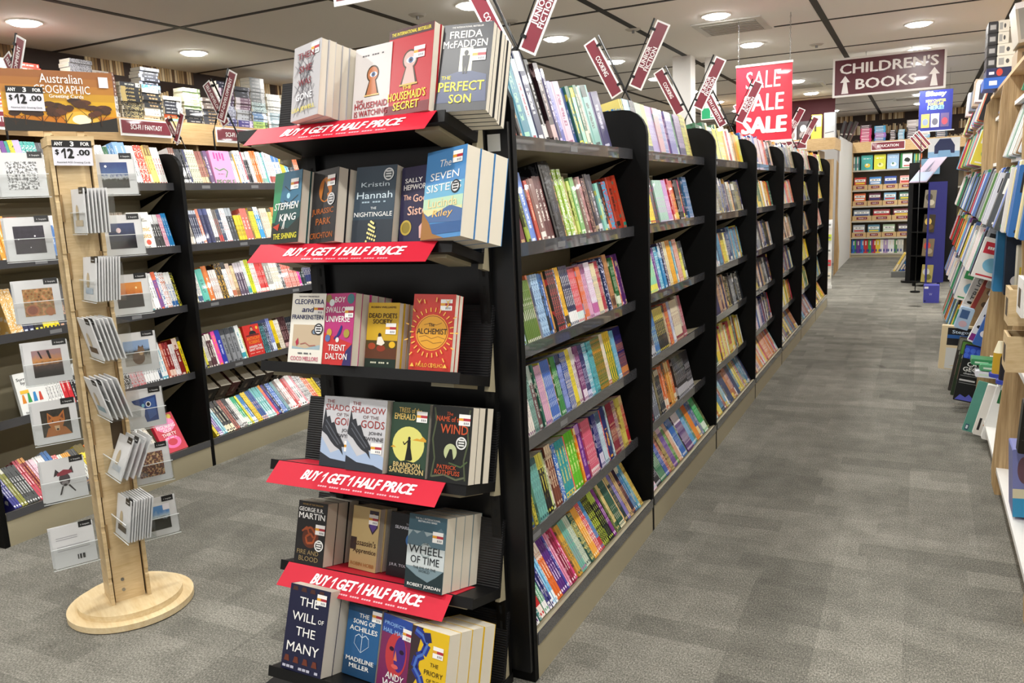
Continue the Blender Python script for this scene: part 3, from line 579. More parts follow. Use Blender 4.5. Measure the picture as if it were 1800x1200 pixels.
def eb(name, k, x, d, yaw, w, h, lean, t, n, bg, ops, label, **kw):
    if k in (1, 2) and d < .0: d = max(d, -.03)
    M = tray_book(k, x, d, R(yaw), R(lean)); g = 'novels on the end display'
    display_book('novel', ops, w, h, t, M, label, 'novel', g, bg, **kw)
    if n: copies('novel', n, w, h, t, M, bg, re.split(r' (?:at the|on the|behind|half|set back|, left|, right)', label)[0].split(',')[0] + ' on tray %s' % ORD[k], 'novel', g)
W_ = 'f4f2ee'
eb('a', 1, -1.60, .07, -3, .128, .198, 0, .03, 0, '3a3a40', [('r', 0, .55, 1, 1, 'd84a44'), ('t', 'REN', .3, .9, .5, .06, '6a2a8a'), ('t', 'O', .35, .45, .5, .2, W_), ('t', 'U', .35, .18, .5, .2, W_)], 'red and charcoal novel half hidden at the left end of the top tray')
eb('then', 1, -1.521, -.03, -16.6, .128, .2, -2, .021, 5, 'b8b6b8', [('w', [(.1 + .8 * ((i * 37) % 11) / 11, .05 + .9 * ((i * 53) % 17) / 17), (.1 + .8 * ((i * 37 + 4) % 11) / 11, .05 + .9 * ((i * 53 + 5) % 17) / 17)], .008, '7c7a80') for i in range(26)] +
   [('t', 'THEN', .5, .84, .6, .09, '7a1626'), ('t', 'SHE', .5, .66, .46, .09, '7a1626'), ('t', 'WAS', .5, .48, .46, .09, '7a1626'), ('t', 'GONE', .5, .29, .6, .09, 'f0eef0'), ('t', 'LISA JEWELL', .5, .12, .84, .07, 'e0d040')], 'grey novel with dark red capitals before a thick stack on the top tray', sticker=(.66, .82))
KEY = lambda a, b: [('e', .52, .62, .17, .115, '3a2a14'), ('p', [(.44, .56), (.6, .56), (.72, .32), (.32, .32)], '3a2a14'), ('e', .52, .62, .14, .095, a), ('p', [(.46, .56), (.58, .56), (.67, .335), (.37, .335)], a), ('e', .54, .61, .1, .035, W_), ('e', .54, .61, .055, .034, '3a5a8a'), ('e', .54, .61, .025, .016, '101018'), ('r', .32, .325, .72, .345, b)]
eb('watch', 1, -1.356, .02, -7, .128, .198, -1.5, .022, 4, 'd0cac8', [('d', .5, .88, .6, .02, '4a4448')] + KEY('b8724a', 'd8b878') + [('t', 'THE', .2, .27, .2, .035, 'a01c2c'), ('t', 'HOUSEMAID', .52, .205, .9, .085, 'a01c2c'), ('t', 'IS WATCHING', .52, .1, .9, .08, 'a01c2c')], 'white novel with an eye in a keyhole on the top tray')
eb('secret', 1, -1.243, .006, -8, .150, .226, -.5, .024, 2, 'b3202a', [('r', 0, 0, 1, .12, '701018'), ('r', 0, .9, 1, 1, '4a2a2c'), ('t', 'THE INTERNATIONAL BESTSELLER', .5, .945, .88, .04, 'f0e040')] + KEY('d0a8a0', 'c8a850') + [('t', 'THE', .5, .30, .2, .04, 'f0d830'), ('t', "HOUSEMAID'S", .5, .215, .84, .1, 'f0d830'), ('t', 'SECRET', .5, .1, .58, .09, 'f0d830')], 'red novel with an eye in a keyhole on the top tray', sticker=(.6, .62))
eb('perfect', 1, -1.095, .006, 6, .143, .228, 3, .024, 4, '2a2c32', [('r', .42, .45, .66, .72, 'e8e8d0'), ('p', [(.1, .4), (.42, .45), (.66, .45), (.95, .4), (.98, .1), (.05, .1)], '3a466a'), ('t', 'THE INTERNATIONAL BESTSELLER', .52, .96, .6, .02, W_), ('t', 'FREIDA', .5, .875, .62, .085, W_), ('t', 'McFADDEN', .5, .765, .84, .085, W_), ('e', .54, .66, .04, .03, '121214'), ('p', [(.47, .63), (.61, .63), (.6, .53), (.58, .42), (.55, .42), (.54, .52), (.53, .42), (.5, .42), (.48, .53)], '121214'), ('t', 'THE', .2, .385, .18, .04, 'f0e020'), ('t', 'PERFECT', .5, .28, .86, .11, 'f0e020'), ('t', 'SON', .5, .14, .42, .1, 'f0e020')], 'dark novel with a black figure in a lit doorway on the top tray', sticker=(.66, .56))
eb('shin', 2, -1.655, -.005, -13, .128, .203, -1, .028, 2, '1e4a4a', [('p', [(0, .3), (0, 1), (.35, 1), (.25, .6), (.1, .3)], '2f8a5a'), ('p', [(.25, .6), (.35, 1), (1, 1), (1, .55), (.5, .5)], '2f6a88'), ('p', [(0, 0), (1, 0), (1, .35), (.6, .2), (0, .3)], '1a2420'), ('e', .55, .66, .06, .04, 'a8d8e8'), ('w', [(.4, .8), (.6, .72), (.9, .85)], .012, '16303a'), ('w', [(.4, .6), (.6, .55), (.9, .65)], .012, '16303a'), ('t', 'STEPHEN', .5, .52, .86, .1, W_, .2), ('t', 'KING', .58, .36, .6, .1, W_, .2), ('w', [(.4, .2), (.5, .4), (.46, .2)], .012, W_), ('p', [(.05, .24), (.3, .28), (.25, .18)], 'c03a20'), ('t', 'THE SHINING', .52, .1, .86, .08, 'e8e040')], 'green and black novel with an eye on the second tray', sticker=(.62, .74))
eb('jur', 2, -1.527, .004, -17, .128, .203, -1, .032, 1, '1c1c20', [('e', .55, .72, .24, .17, 'b0661a'), ('p', [(.42, .6), (.5, .85), (.6, .78), (.7, .68), (.62, .66), (.66, .6), (.55, .56)], '201408'), ('t', 'JURASSIC', .5, .42, .8, .1, 'a85a20'), ('t', 'PARK', .55, .29, .56, .09, 'a85a20'), ('t', 'CRICHTON', .5, .1, .84, .08, 'a85a20')], 'black novel with an amber egg on the second tray', sticker=(.62, .76), seal=(.8, .58, 'c8c8c8', '3a3a3e'))
eb('night', 2, -1.377, .004, -2, .135, .209, 0, .03, 0, '1c3444', [('r', 0, 0, 1, .3, '14222e'), ('t', 'Kristin', .5, .76, .7, .06, 'c8d8e0', 0, 0), ('t', 'Hannah', .5, .62, .88, .09, 'c8d8e0', 0, 0), ('d', .5, .53, .6, .02, '9ab0bc'), ('t', 'THE', .5, .45, .14, .03, 'e8ecec', 0, 0), ('t', 'NIGHTINGALE', .5, .37, .94, .06, 'f0f0ec', 0, 0)] + [('e', .5 + .03 * ((i * 7) % 9 - 4) * (1 - i / 40), .02 + .012 * i, .022, .016, 'e8dc90') for i in range(22)], 'dark teal novel with a gold leaf tower on the second tray', seal=(.82, .88, 'd0d4d4', '2a3a40'))
eb('sis', 2, -1.233, .02, -12, .128, .201, -2, .028, 1, '201c40', [('t', 'SALLY', .36, .82, .5, .06, W_), ('t', 'HEPWORTH', .5, .73, .84, .07, W_), ('t', 'The', .2, .6, .22, .07, 'e8b8a0'), ('t', 'Good', .62, .58, .5, .1, 'e8b8a0'), ('t', 'Sister', .56, .42, .66, .12, 'e8b8a0'), ('e', .2, .2, .16, .1, 'b8a040'), ('e', .2, .2, .12, .075, '8a7828'), ('p', [(.6, .05), (.58, .2), (.68, .26), (.78, .2), (.76, .05)], 'e0b0a8')], 'navy novel with pink lettering half behind the blue novel on the second tray')
eb('seven', 2, -1.143, -.012, -17.9, .151, .229, .5, .046, 2, '4a88c0', [('r', 0, .46, 1, .62, '6fb0d0'), ('r', 0, .34, 1, .46, 'b8d8b8'), ('r', 0, .2, 1, .34, 'd8d8a0'), ('p', [(0, .2), (0, .32), (.15, .26), (.4, .3), (.7, .36), (1, .3), (1, .16)], '4a6a9a'), ('r', 0, .05, 1, .17, '2f5a90'), ('p', [(0, 0), (0, .34), (.08, .26), (.2, .18), (.3, .06), (.6, 0)], '9a6a30'), ('t', 'The', .5, .84, .3, .08, W_, .2, 0), ('t', 'SEVEN', .5, .70, .72, .085, W_, 0, 0), ('t', 'SISTERS', .5, .57, .88, .085, W_, 0, 0), ('t', 'Lucinda', .5, .40, .74, .1, 'f0d8a0', 0, .004), ('t', 'Riley', .52, .27, .5, .1, 'f0c070', .2, .004)], 'tall light blue novel with a lake at the right of the second tray', sticker=(.68, .82), seal=(.8, .555, '101418', 'd8d8d8'))
eb('cleo', 3, -1.642, .005, -2, .128, .203, -.5, .026, 0, 'e8e4d8', [('r', .1, .2, .93, .55, 'c4b094'), ('p', [(.1, .2), (.1, .24), (.5, .21), (.93, .27), (.93, .2)], '9ab0b8'), ('t', 'THE SUNDAY TIMES BESTSELLER', .5, .955, .6, .02, '3a3a50'), ('t', 'CLEOPATRA', .52, .88, .88, .075, '232a60'), ('t', 'and', .5, .77, .34, .08, '232a60', .3), ('t', 'FRANKENSTEIN', .5, .66, .92, .065, '232a60'), ('e', .74, .45, .09, .04, '5a4a40'), ('e', .74, .45, .05, .03, '7a90a8'), ('p', [(.2, .3), (.27, .36), (.3, .28), (.24, .24)], 'b03048'), ('w', [(.35, .27), (.5, .29), (.62, .25), (.8, .26)], .012, 'a86a60'), ('d', .5, .14, .4, .022, '5a5a60'), ('t', 'COCO MELLORS', .5, .065, .82, .06, 'c8607a')], 'cream novel with a sideways face at the left of the third tray', seal=(.86, .49, '202024', 'e8e8e8'), sticker=(.68, .70))
eb('boy', 3, -1.515, .005, -13, .128, .203, -.8, .026, 4, 'b83878', [('p', [(0, 0), (0, .45), (1, .3), (1, 0)], 'c83838'), ('p', [(.7, 0), (.8, .2), (1, .3), (1, 0)], '3a3468'), ('e', .1, .93, .1, .06, '8a7a40'), ('e', .86, .92, .12, .07, '3a7a80'), ('e', .22, .87, .09, .05, 'd8e0e0'), ('t', 'BOY', .5, .91, .36, .08, W_), ('t', 'SWALLOWS', .5, .77, .94, .085, W_), ('t', 'UNIVERSE', .46, .64, .84, .085, W_), ('p', [(.45, .4), (.55, .5), (.6, .56), (.64, .53), (.6, .44), (.5, .38)], '26307a'), ('w', [(.45, .4), (.38, .36)], .02, '26307a'), ('e', .2, .45, .09, .055, 'c8a040'), ('e', .8, .44, .1, .06, 'a89840'), ('e', .16, .37, .09, .05, '5a70a8'), ('e', .5, .35, .06, .035, 'e8e4e0'), ('t', 'TRENT', .5, .24, .6, .085, W_), ('t', 'DALTON', .5, .12, .74, .085, W_)], 'magenta and red novel with a blue bird on the third tray', sticker=(.7, .66))
eb('poets', 3, -1.372, .014, -4, .11, .181, -.7, .02, 4, 'c8a020', [('r', 0, 0, 1, .14, '16281e'), ('r', 0, .14, 1, .38, '5a3018'), ('r', 0, .3, 1, .42, '4a3a10'), ('e', .2, .33, .12, .05, 'a0401c'), ('e', .5, .3, .14, .05, '8a3018'), ('e', .85, .36, .1, .05, 'e0b020'), ('t', 'ROBIN WILLIAMS', .5, .93, .8, .03, '4a2a10'), ('t', 'DEAD POETS', .5, .80, .9, .075, '3a2008'), ('t', 'SOCIETY', .5, .71, .62, .07, '3a2008'), ('e', .44, .5, .05, .035, '2a1a10'), ('p', [(.36, .36), (.38, .47), (.5, .48), (.62, .38), (.52, .34)], 'e8e0d0'), ('d', .5, .08, .6, .025, 'c8c8b0')], 'small yellow paperback with a crowd carrying a boy on the third tray', sticker=(.62, .52))
eb('alch', 3, -1.228, .018, 1, .131, .208, .5, .02, 1, 'c03022', [('e', .5, .5, .39, .235, 'e8a030'), ('e', .5, .5, .37, .222, '8a2a14'), ('e', .5, .5, .355, .213, 'd89a28'), ('w', [(.2, .44), (.35, .46), (.5, .42), (.65, .45), (.82, .42)], .008, '9a6a18'), ('w', [(.25, .38), (.4, .4), (.55, .36), (.75, .38)], .008, '9a6a18'), ('w', [(.3, .6), (.45, .62), (.6, .6), (.72, .63)], .008, '9a6a18'), ('t', 'The', .48, .60, .14, .045, '2a1408'), ('t', 'ALCHEMIST', .5, .515, .72, .075, '2a1408'), ('t', 'PAULO COELHO', .5, .075, .64, .05, 'f0b040')] + rays(.5, .5, .43, .52, 26, .012, 'f0b850', 1.6) + rays(.5, .5, .56, .64, 13, .012, 'f0b850', 1.4) + [('p', [(.1, .94), (.16, .9), (.22, .94), (.17, .87)], 'f0c050'), ('p', [(.78, .94), (.84, .9), (.9, .94), (.85, .87)], 'f0c050'), ('p', [(.06, .05), (.16, .05), (.11, .1)], 'f0c050'), ('p', [(.84, .05), (.94, .05), (.89, .1)], 'f0c050')], 'red novel with a golden sun on the third tray', sticker=(.66, .79))
GODS = [('p', [(0, .16), (0, .42), (.3, .2), (.7, .3), (1, .22), (1, 0), (0, 0)], 'a8bcd8'), ('p', [(0, 0), (0, .2), (.3, .12), (.75, .1), (1, .05), (1, 0)], '2c3038'), ('p', [(0, .5), (.06, .84), (.12, .7), (.2, .72), (.26, .62), (.34, .64), (.44, .5), (.56, .42), (.7, .3), (.6, .3), (.66, .18), (.54, .26), (.4, .3), (.28, .36), (.16, .44)], '2e3036'), ('w', [(.1, .66), (.3, .52), (.56, .34)], .014, '5c6068'), ('w', [(.1, .58), (.3, .44), (.5, .32)], .012, '5c6068'), ('t', 'THE', .2, .93, .22, .045, '8a2420', 0, 0), ('t', 'SHADOW', .52, .845, .9, .085, '9a2822', 0, 0), ('t', 'OF THE', .6, .75, .42, .045, '6a4a48', 0, 0), ('t', 'GODS', .66, .655, .62, .105, '9a2822', 0, 0), ('t', 'JOHN', .74, .53, .34, .055, '2a2a30', 0, .004), ('t', 'GWYNNE', .7, .455, .54, .055, '2a2a30', 0, .004)]
eb('g1', 4, -1.552, -.002, 0, .128, .205, 0, .036, 2, 'c8c8cc', GODS, 'pale grey novel with a diving dragon, left copy of two on the fourth tray', sticker=(.68, .24))
eb('g2', 4, -1.450, -.012, 2, .128, .205, -.5, .036, 0, 'c8c8cc', GODS, 'pale grey novel with a diving dragon, right copy of two on the fourth tray', sticker=(.66, .26))
eb('tress', 4, -1.314, .007, -3.6, .128, .204, 0, .03, 2, '2c4434', [('e', .5, .43, .43, .25, 'dcd878'), ('p', [(.6, .5), (.72, .53), (.8, .52), (.88, .56), (.97, .52), (.97, .49)], 'd8a030'), ('p', [(.02, .38), (.1, .41), (.18, .38)], 'd8a030'), ('p', [(0, 0), (0, .12), (.2, .18), (.45, .22), (.7, .2), (1, .1), (1, 0)], '1a2a22'), ('e', .52, .52, .035, .025, '101410'), ('p', [(.48, .5), (.56, .5), (.57, .4), (.64, .24), (.6, .22), (.44, .22), (.48, .4)], '101410'), ('w', [(.48, .48), (.4, .43), (.36, .47)], .012, '101410'), ('t', 'TRESS of the', .5, .9, .62, .07, 'd8b868'), ('t', 'EMERALD SEA', .5, .81, .84, .085, 'd8b868'), ('t', 'BRANDON', .5, .155, .72, .07, 'd8c080'), ('t', 'SANDERSON', .5, .08, .92, .075, 'd8c080')], 'dark green novel with a woman against a yellow moon on the fourth tray', sticker=(.68, .75))
eb('wind', 4, -1.175, -.004, -2.5, .130, .205, 0, .034, 2, '141614', [('w', [(.08, .05), (.14, .3), (.06, .55), (.12, .8), (.06, .97)], .02, '4a5238'), ('w', [(.92, .05), (.86, .3), (.94, .55), (.88, .8), (.94, .97)], .02, '4a5238'), ('w', [(.1, .06), (.4, .1), (.7, .05), (.9, .09)], .02, '5a6048'), ('w', [(.5, .26), (.8, .22), (.95, .3)], .016, '4a5c38'), ('e', .52, .4, .16, .11, 'b8c090'), ('p', [(.4, .28), (.5, .44), (.56, .44), (.62, .28)], '0c0e0c'), ('t', 'The', .45, .9, .16, .045, 'c0502c', .15), ('t', 'NAME of the', .46, .83, .66, .07, 'c0502c'), ('t', 'WIND', .58, .70, .68, .12, 'c0502c'), ('t', 'PATRICK', .46, .2, .48, .055, 'c0502c'), ('t', 'ROTHFUSS', .48, .13, .62, .06, 'c0502c')], 'black novel with tangled roots and red lettering on the fourth tray', sticker=(.68, .76), seal=(.78, .53, 'e0e0dc', '30342e'))
eb('fire', 5, -1.683, -.006, 0, .112, .19, .5, .05, 2, '1c1a1a', [('e', .5, .44, .28, .17, '5a2a18'), ('w', [(.3, .56), (.5, .6), (.68, .5), (.6, .36), (.4, .34), (.34, .44), (.5, .5), (.6, .44)], .03, 'a04c24'), ('w', [(.2, .52), (.36, .6), (.44, .5)], .024, 'a04c24'), ('w', [(.64, .58), (.76, .62), (.8, .52)], .024, 'a04c24'), ('t', 'HOUSE OF THE DRAGON', .5, .955, .7, .025, 'a8844a'), ('t', 'GEORGE R.R.', .46, .875, .84, .065, W_), ('t', 'MARTIN', .5, .775, .9, .095, W_), ('t', 'FIRE AND', .46, .2, .74, .07, '9a845a', 0, 0), ('t', 'BLOOD', .5, .1, .66, .075, '9a845a', 0, 0)], 'thick black novel with a red dragon emblem at the left of the fifth tray', sticker=(.66, .5), seal=(.82, .33, 'e0e0dc', '2a2a2a'))
eb('assa', 5, -1.528, .064, -6, .109, .188, 1, .024, 2, 'c8b07a', [('r', .0, .3, .22, .5, '3a2a2a'), ('p', [(.62, .96), (.95, .96), (.95, .7), (.78, .58), (.62, .7)], '3a2a3a'), ('p', [(.66, .8), (.9, .8), (.9, .7), (.78, .62), (.66, .7)], '5a3f8a'), ('e', .78, .85, .1, .06, 'd8a040'), ('t', "Assassin's", .52, .43, .84, .1, '4a2f20'), ('t', 'Apprentice', .54, .29, .84, .1, '4a2f20'), ('t', 'ROBIN HOBB', .5, .085, .86, .06, 'b07a40')], 'tan paperback with a shield set back on the fifth tray', sticker=(.62, .74))
eb('silm', 5, -1.389, .064, -5, .109, .186, 1.5, .03, 1, '101218', [('t', 'THE', .62, .84, .14, .03, 'c8c8d0'), ('t', 'SILMARILLION', .58, .78, .8, .05, 'd8d8e0'), ('e', .78, .6, .2, .11, '3a70b0'), ('p', [(.7, .4), (.8, .62), (.9, .4)], '181c28'), ('t', 'J.R.R. TOLKIEN', .52, .18, .86, .055, 'c8c8d0')], 'black paperback with a blue disc behind the grey novel on the fifth tray')
eb('wheel', 5, -1.266, -.02, -4, .130, .207, 0, .045, 3, '7a9098', [('r', 0, .78, 1, 1, '3a5a68'), ('r', 0, .5, 1, .78, 'a0b0b4'), ('p', [(0, .68), (.12, .78), (.24, .74), (.4, .8), (.5, .72), (.7, .78), (.86, .86), (1, .78), (1, .55), (0, .55)], '5a7480'), ('r', 0, .3, 1, .58, 'c8d0d0'), ('p', [(0, 0), (0, .28), (.3, .18), (.6, .12), (.8, .2), (1, .3), (1, 0)], '1e3034'), ('t', 'THE No.1 INTERNATIONAL', .5, .95, .66, .025, 'e8ecec'), ('t', 'BESTSELLING SERIES', .5, .915, .5, .022, 'e8ecec'), ('e', .5, .535, .16, .1, '9aa8a8'), ('e', .5, .535, .12, .075, 'c0c8c8'), ('t', 'THE', .5, .62, .14, .03, '2a3034', 0, 0), ('t', 'WHEEL', .5, .535, .9, .105, '20262a', 0, .004), ('t', 'OF TIME', .5, .40, .76, .1, '20262a', 0, .004), ('t', 'THE EYE OF THE\nWORLD', .5, .275, .6, .075, '20282c', 0, 0), ('t', 'ROBERT JORDAN', .52, .055, .88, .055, 'f0f0ec')], 'misty grey mountain novel at the front of a thick stack on the fifth tray', sticker=(.66, .66))
eb('will', 6, -1.625, -.166, -3, .154, .241, 3.5, .05, 1, '1a1c3a', [('p', [(.06 + .22 * i, .93), (.2 + .22 * i, .93), (.18 + .22 * i, .98), (.08 + .22 * i, .98)], '4a2a24') for i in range(4)] + [('p', [(.06 + .23 * i, .1), (.2 + .23 * i, .1), (.17 + .23 * i, .17), (.09 + .23 * i, .17)], '6a3222') for i in range(4)] + [('t', 'THE', .52, .82, .48, .1, W_, 0, .004), ('t', 'WILL', .44, .64, .6, .1, W_, 0, .004), ('t', 'OF', .86, .63, .14, .05, W_, 0, .004), ('t', 'THE', .52, .47, .48, .1, W_, 0, .004), ('t', 'MANY', .5, .28, .8, .11, W_, 0, .004), ('d', .5, .045, .9, .03, 'b8b8c8')], 'big dark navy novel with widely spaced white capitals on the lowest tray', sticker=(.7, .82))
eb('achi', 6, -1.46, -.091, -6.6, .128, .2, 2.6, .025, 4, '245a8c', [('r', 0, .9, 1, 1, '183a58'), ('r', 0, 0, 1, .25, '1c4468'), ('t', 'THE', .5, .86, .3, .06, W_), ('t', 'SONG OF', .52, .77, .66, .065, W_), ('t', 'ACHILLES', .52, .67, .84, .07, W_), ('w', [(.5, .62), (.5, .35)], .008, 'c8d8e8'), ('w', [(.3, .56), (.4, .6), (.5, .56), (.6, .6), (.7, .56)], .01, 'c8d8e8'), ('w', [(.3, .56), (.28, .46), (.5, .35), (.72, .46), (.7, .56)], .005, 'c8d8e8'), ('t', 'MADELINE', .5, .24, .84, .06, W_), ('t', 'MILLER', .5, .15, .6, .06, W_)], 'blue novel with a drawn bow on the lowest tray', sticker=(.74, .82))
eb('mary', 6, -1.328, -.105, -17, .128, .198, 2.9, .03, 3, '7a2a5a', [('r', 0, .75, 1, 1, '2a4a9a'), ('e', .56, .5, .36, .3, 'c03a40'), ('e', .68, .52, .2, .24, '4a2a80'), ('e', .4, .56, .08, .03, '2a1030'), ('e', .74, .56, .08, .03, '2a1030'), ('p', [(.54, .56), (.5, .42), (.62, .42)], 'e07a50'), ('e', .56, .34, .12, .03, 'e0605a'), ('t', 'PROJECT', .42, .88, .7, .06, '90b8e8'), ('t', 'HAIL MARY', .46, .79, .8, .06, '90b8e8'), ('t', 'ANDY', .6, .2, .6, .09, W_, .15), ('t', 'WEIR', .55, .08, .7, .11, W_, .15)], 'purple and red novel with a lit face on the lowest tray', sticker=(.72, .74))
eb('prior', 6, -1.197, -.152, -9.5, .131, .199, 2.2, .05, 3, 'e0b81c', [('p', [(0, 0), (0, 1), (.3, 1), (.2, .7), (.3, .4), (.12, .2), (.3, 0)], '3a2a30'), ('w', [(.1, .95), (.3, .9), (.45, .8), (.36, .66), (.2, .6), (.14, .46), (.3, .36), (.4, .24), (.26, .1)], .09, '26358a'), ('w', [(.1, .95), (.3, .9), (.45, .8), (.36, .66), (.2, .6), (.14, .46), (.3, .36), (.4, .24), (.26, .1)], .03, '4a70c0'), ('p', [(.3, .94), (.5, .96), (.56, .84), (.4, .82)], '1c2660'), ('t', 'THE', .68, .56, .22, .05, '3a2a10', 0, .002), ('t', 'PRIORY', .68, .45, .5, .065, '3a2a10', 0, .002), ('t', 'OF THE', .68, .35, .34, .045, '3a2a10', 0, .002), ('t', 'ORANGE', .66, .25, .56, .065, '3a2a10', 0, .002), ('t', 'TREE', .68, .15, .36, .06, '3a2a10', 0, .002)], 'yellow novel with a coiled blue dragon at the right of the lowest tray', sticker=(.62, .66))
# ------------------------------------------------------------------ paperback rack across the left aisle
LX0, LX1, LC, LS = -4.32, -3.61, -3.965, -3.675
LDZ = [1.602, 1.262, .93, .545]; LDIV = [2.0, 3.205, 4.415, 5.62]
for i, w in enumerate(('behind the card spinner', 'full of white-spined paperbacks', 'half hidden by the end display')):
    bay(i, LDIV[i], LDIV[i + 1], i == 2, x0=LX0, x1=LX1, xs=LS, gc=LC, gh=1.772, dz=LDZ, zb=.15, lab='black and cream shelving bay of the left rack, ' + w, both=False)
FACES = {
 'F1': ('pink book standing face out among white spines on the top shelf of the left rack', 'e89ac8', [('r', .18, .76, .26, .95, 'd83a98'), ('r', .32, .7, .4, .93, 'd83a98'), ('r', .46, .76, .54, .95, 'd83a98'), ('r', .6, .72, .68, .93, 'd83a98'), ('w', [(.1, .5), (.3, .42), (.55, .48), (.7, .4), (.62, .3), (.55, .22)], .02, '3a8a4a'), ('d', .35, .32, .3, .02, '5a3a50'), ('t', 'PEOPLE', .5, .09, .92, .13, '3a8a4a')], .155, .205, .03),
 'F2': ('red book with a portrait standing face out on the fourth shelf of the left rack', 'c82a24', [('e', .52, .87, .09, .075, '3a2418'), ('e', .52, .85, .07, .06, 'c89a7c'), ('p', [(.3, .7), (.36, .79), (.46, .81), (.58, .81), (.7, .78), (.76, .7)], '1c1c22'), ('r', .1, .66, .9, .69, '30181a'), ('t', 'ANTHONY\nROBBINS', .5, .52, .84, .22, 'f0902c'), ('t', 'AWAKEN THE\nGIANT WITHIN', .5, .28, .86, .16, 'f8f4f0'), ('d', .5, .13, .8, .02, 'f0b0a0'), ('e', .84, .88, .07, .05, 'e0b040')], .135, .205, .03),
 'F3': ('white book with gold lettering standing face out on the second shelf of the left rack', 'ece8de', [('t', 'Tiny Changes,\nRemarkable Results', .5, .8, .74, .1, '3a3a40', 0, .004), ('t', 'Atomic', .5, .56, .8, .13, 'd8a83a'), ('t', 'Habits', .5, .38, .78, .13, 'd8a83a'), ('e', .7, .2, .11, .07, 'd84a30'), ('t', 'CLEAR', .5, .08, .5, .04, '3a3a40')], .135, .205, .028),
 'F4': ('white book with small coloured figures standing face out beside the card spinner', 'eceeec', [('t', 'Surrounded\nby Idiots', .5, .8, .84, .18, '2a2a30'), ('p', [(.1, .3), (.14, .5), (.2, .5), (.24, .3)], 'e08a30'), ('p', [(.3, .3), (.34, .52), (.4, .52), (.44, .3)], '3a9a50'), ('p', [(.5, .3), (.54, .52), (.62, .52), (.64, .3)], '3a8ac8'), ('p', [(.7, .3), (.74, .5), (.8, .5), (.84, .3)], 'c84a3a'), ('r', .1, .52, .4, .6, 'f0c040'), ('t', 'THOMAS ERIKSON', .5, .08, .8, .04, '3a3a40')], .135, .205, .02),
 'F5': ('hot pink and red book standing face out on the bottom shelf of the left rack', 'c8243c', [('e', .5, .72, .42, .2, 'f08ab8'), ('e', .5, .25, .36, .16, 'f06aa8'), ('e', .5, .25, .2, .09, 'c8243c'), ('t', 'FIGURING\nOUT\nTHIRTY', .5, .56, .8, .3, 'fdf4f4'), ('d', .5, .36, .5, .03, 'f8d0dc'), ('e', .8, .9, .1, .06, 'e0c040')], .15, .225, .022)}
def left_row(s, z, y0, y1, name, cat, group, where, base=False, end=False, depth=.13, side=None, ins0=0):
    tot = sum(FACES[p[0]][3] + .01 if p[0] in FACES else int(p[1]) * float(p[2]) / 1000 for p in (r.split(',') for r in s.split(';'))) * (1.032 if base else 1.012)
    kf = min(1, (y1 - y0 - .01) / tot) if end else 1; y = max(y0, y1 - tot * kf - .004) if end else y0; i = 0; th = THB if base else TH; xf = LX1 - .016 if base else LS - .002; side = side or (R(13) if base else R(4))
    for r in s.split(';'):
        p = r.split(',')
        if p[0] in FACES:
            lb, bg, ops, w, h, t = FACES[p[0]]; M = spine_frame(xf, y + .004, z, th, 0, .004)
            display_book(name, ops, w, h, t, M, lb, cat, group, bg); y += w + .01; i += 1; continue
        c, a, n, t, h, hd, mx = parse(r)[0]; t *= kf - .12 * (kf < 1); sd = rnd.random()
        for j in range(n):
            if y + t > y1: return
            i += 1
            book(name, t - .0014, depth, h, c, a, spine_frame(xf, y, z, th, side, .004 + ins0 + rnd.uniform(0, .004)), '%s %sspine, %s from near end of %s' % (cname(c), 'hardback ' if hd else '', ordn(i), where), cat, group, hd, sd)
            y += t / math.cos(side)
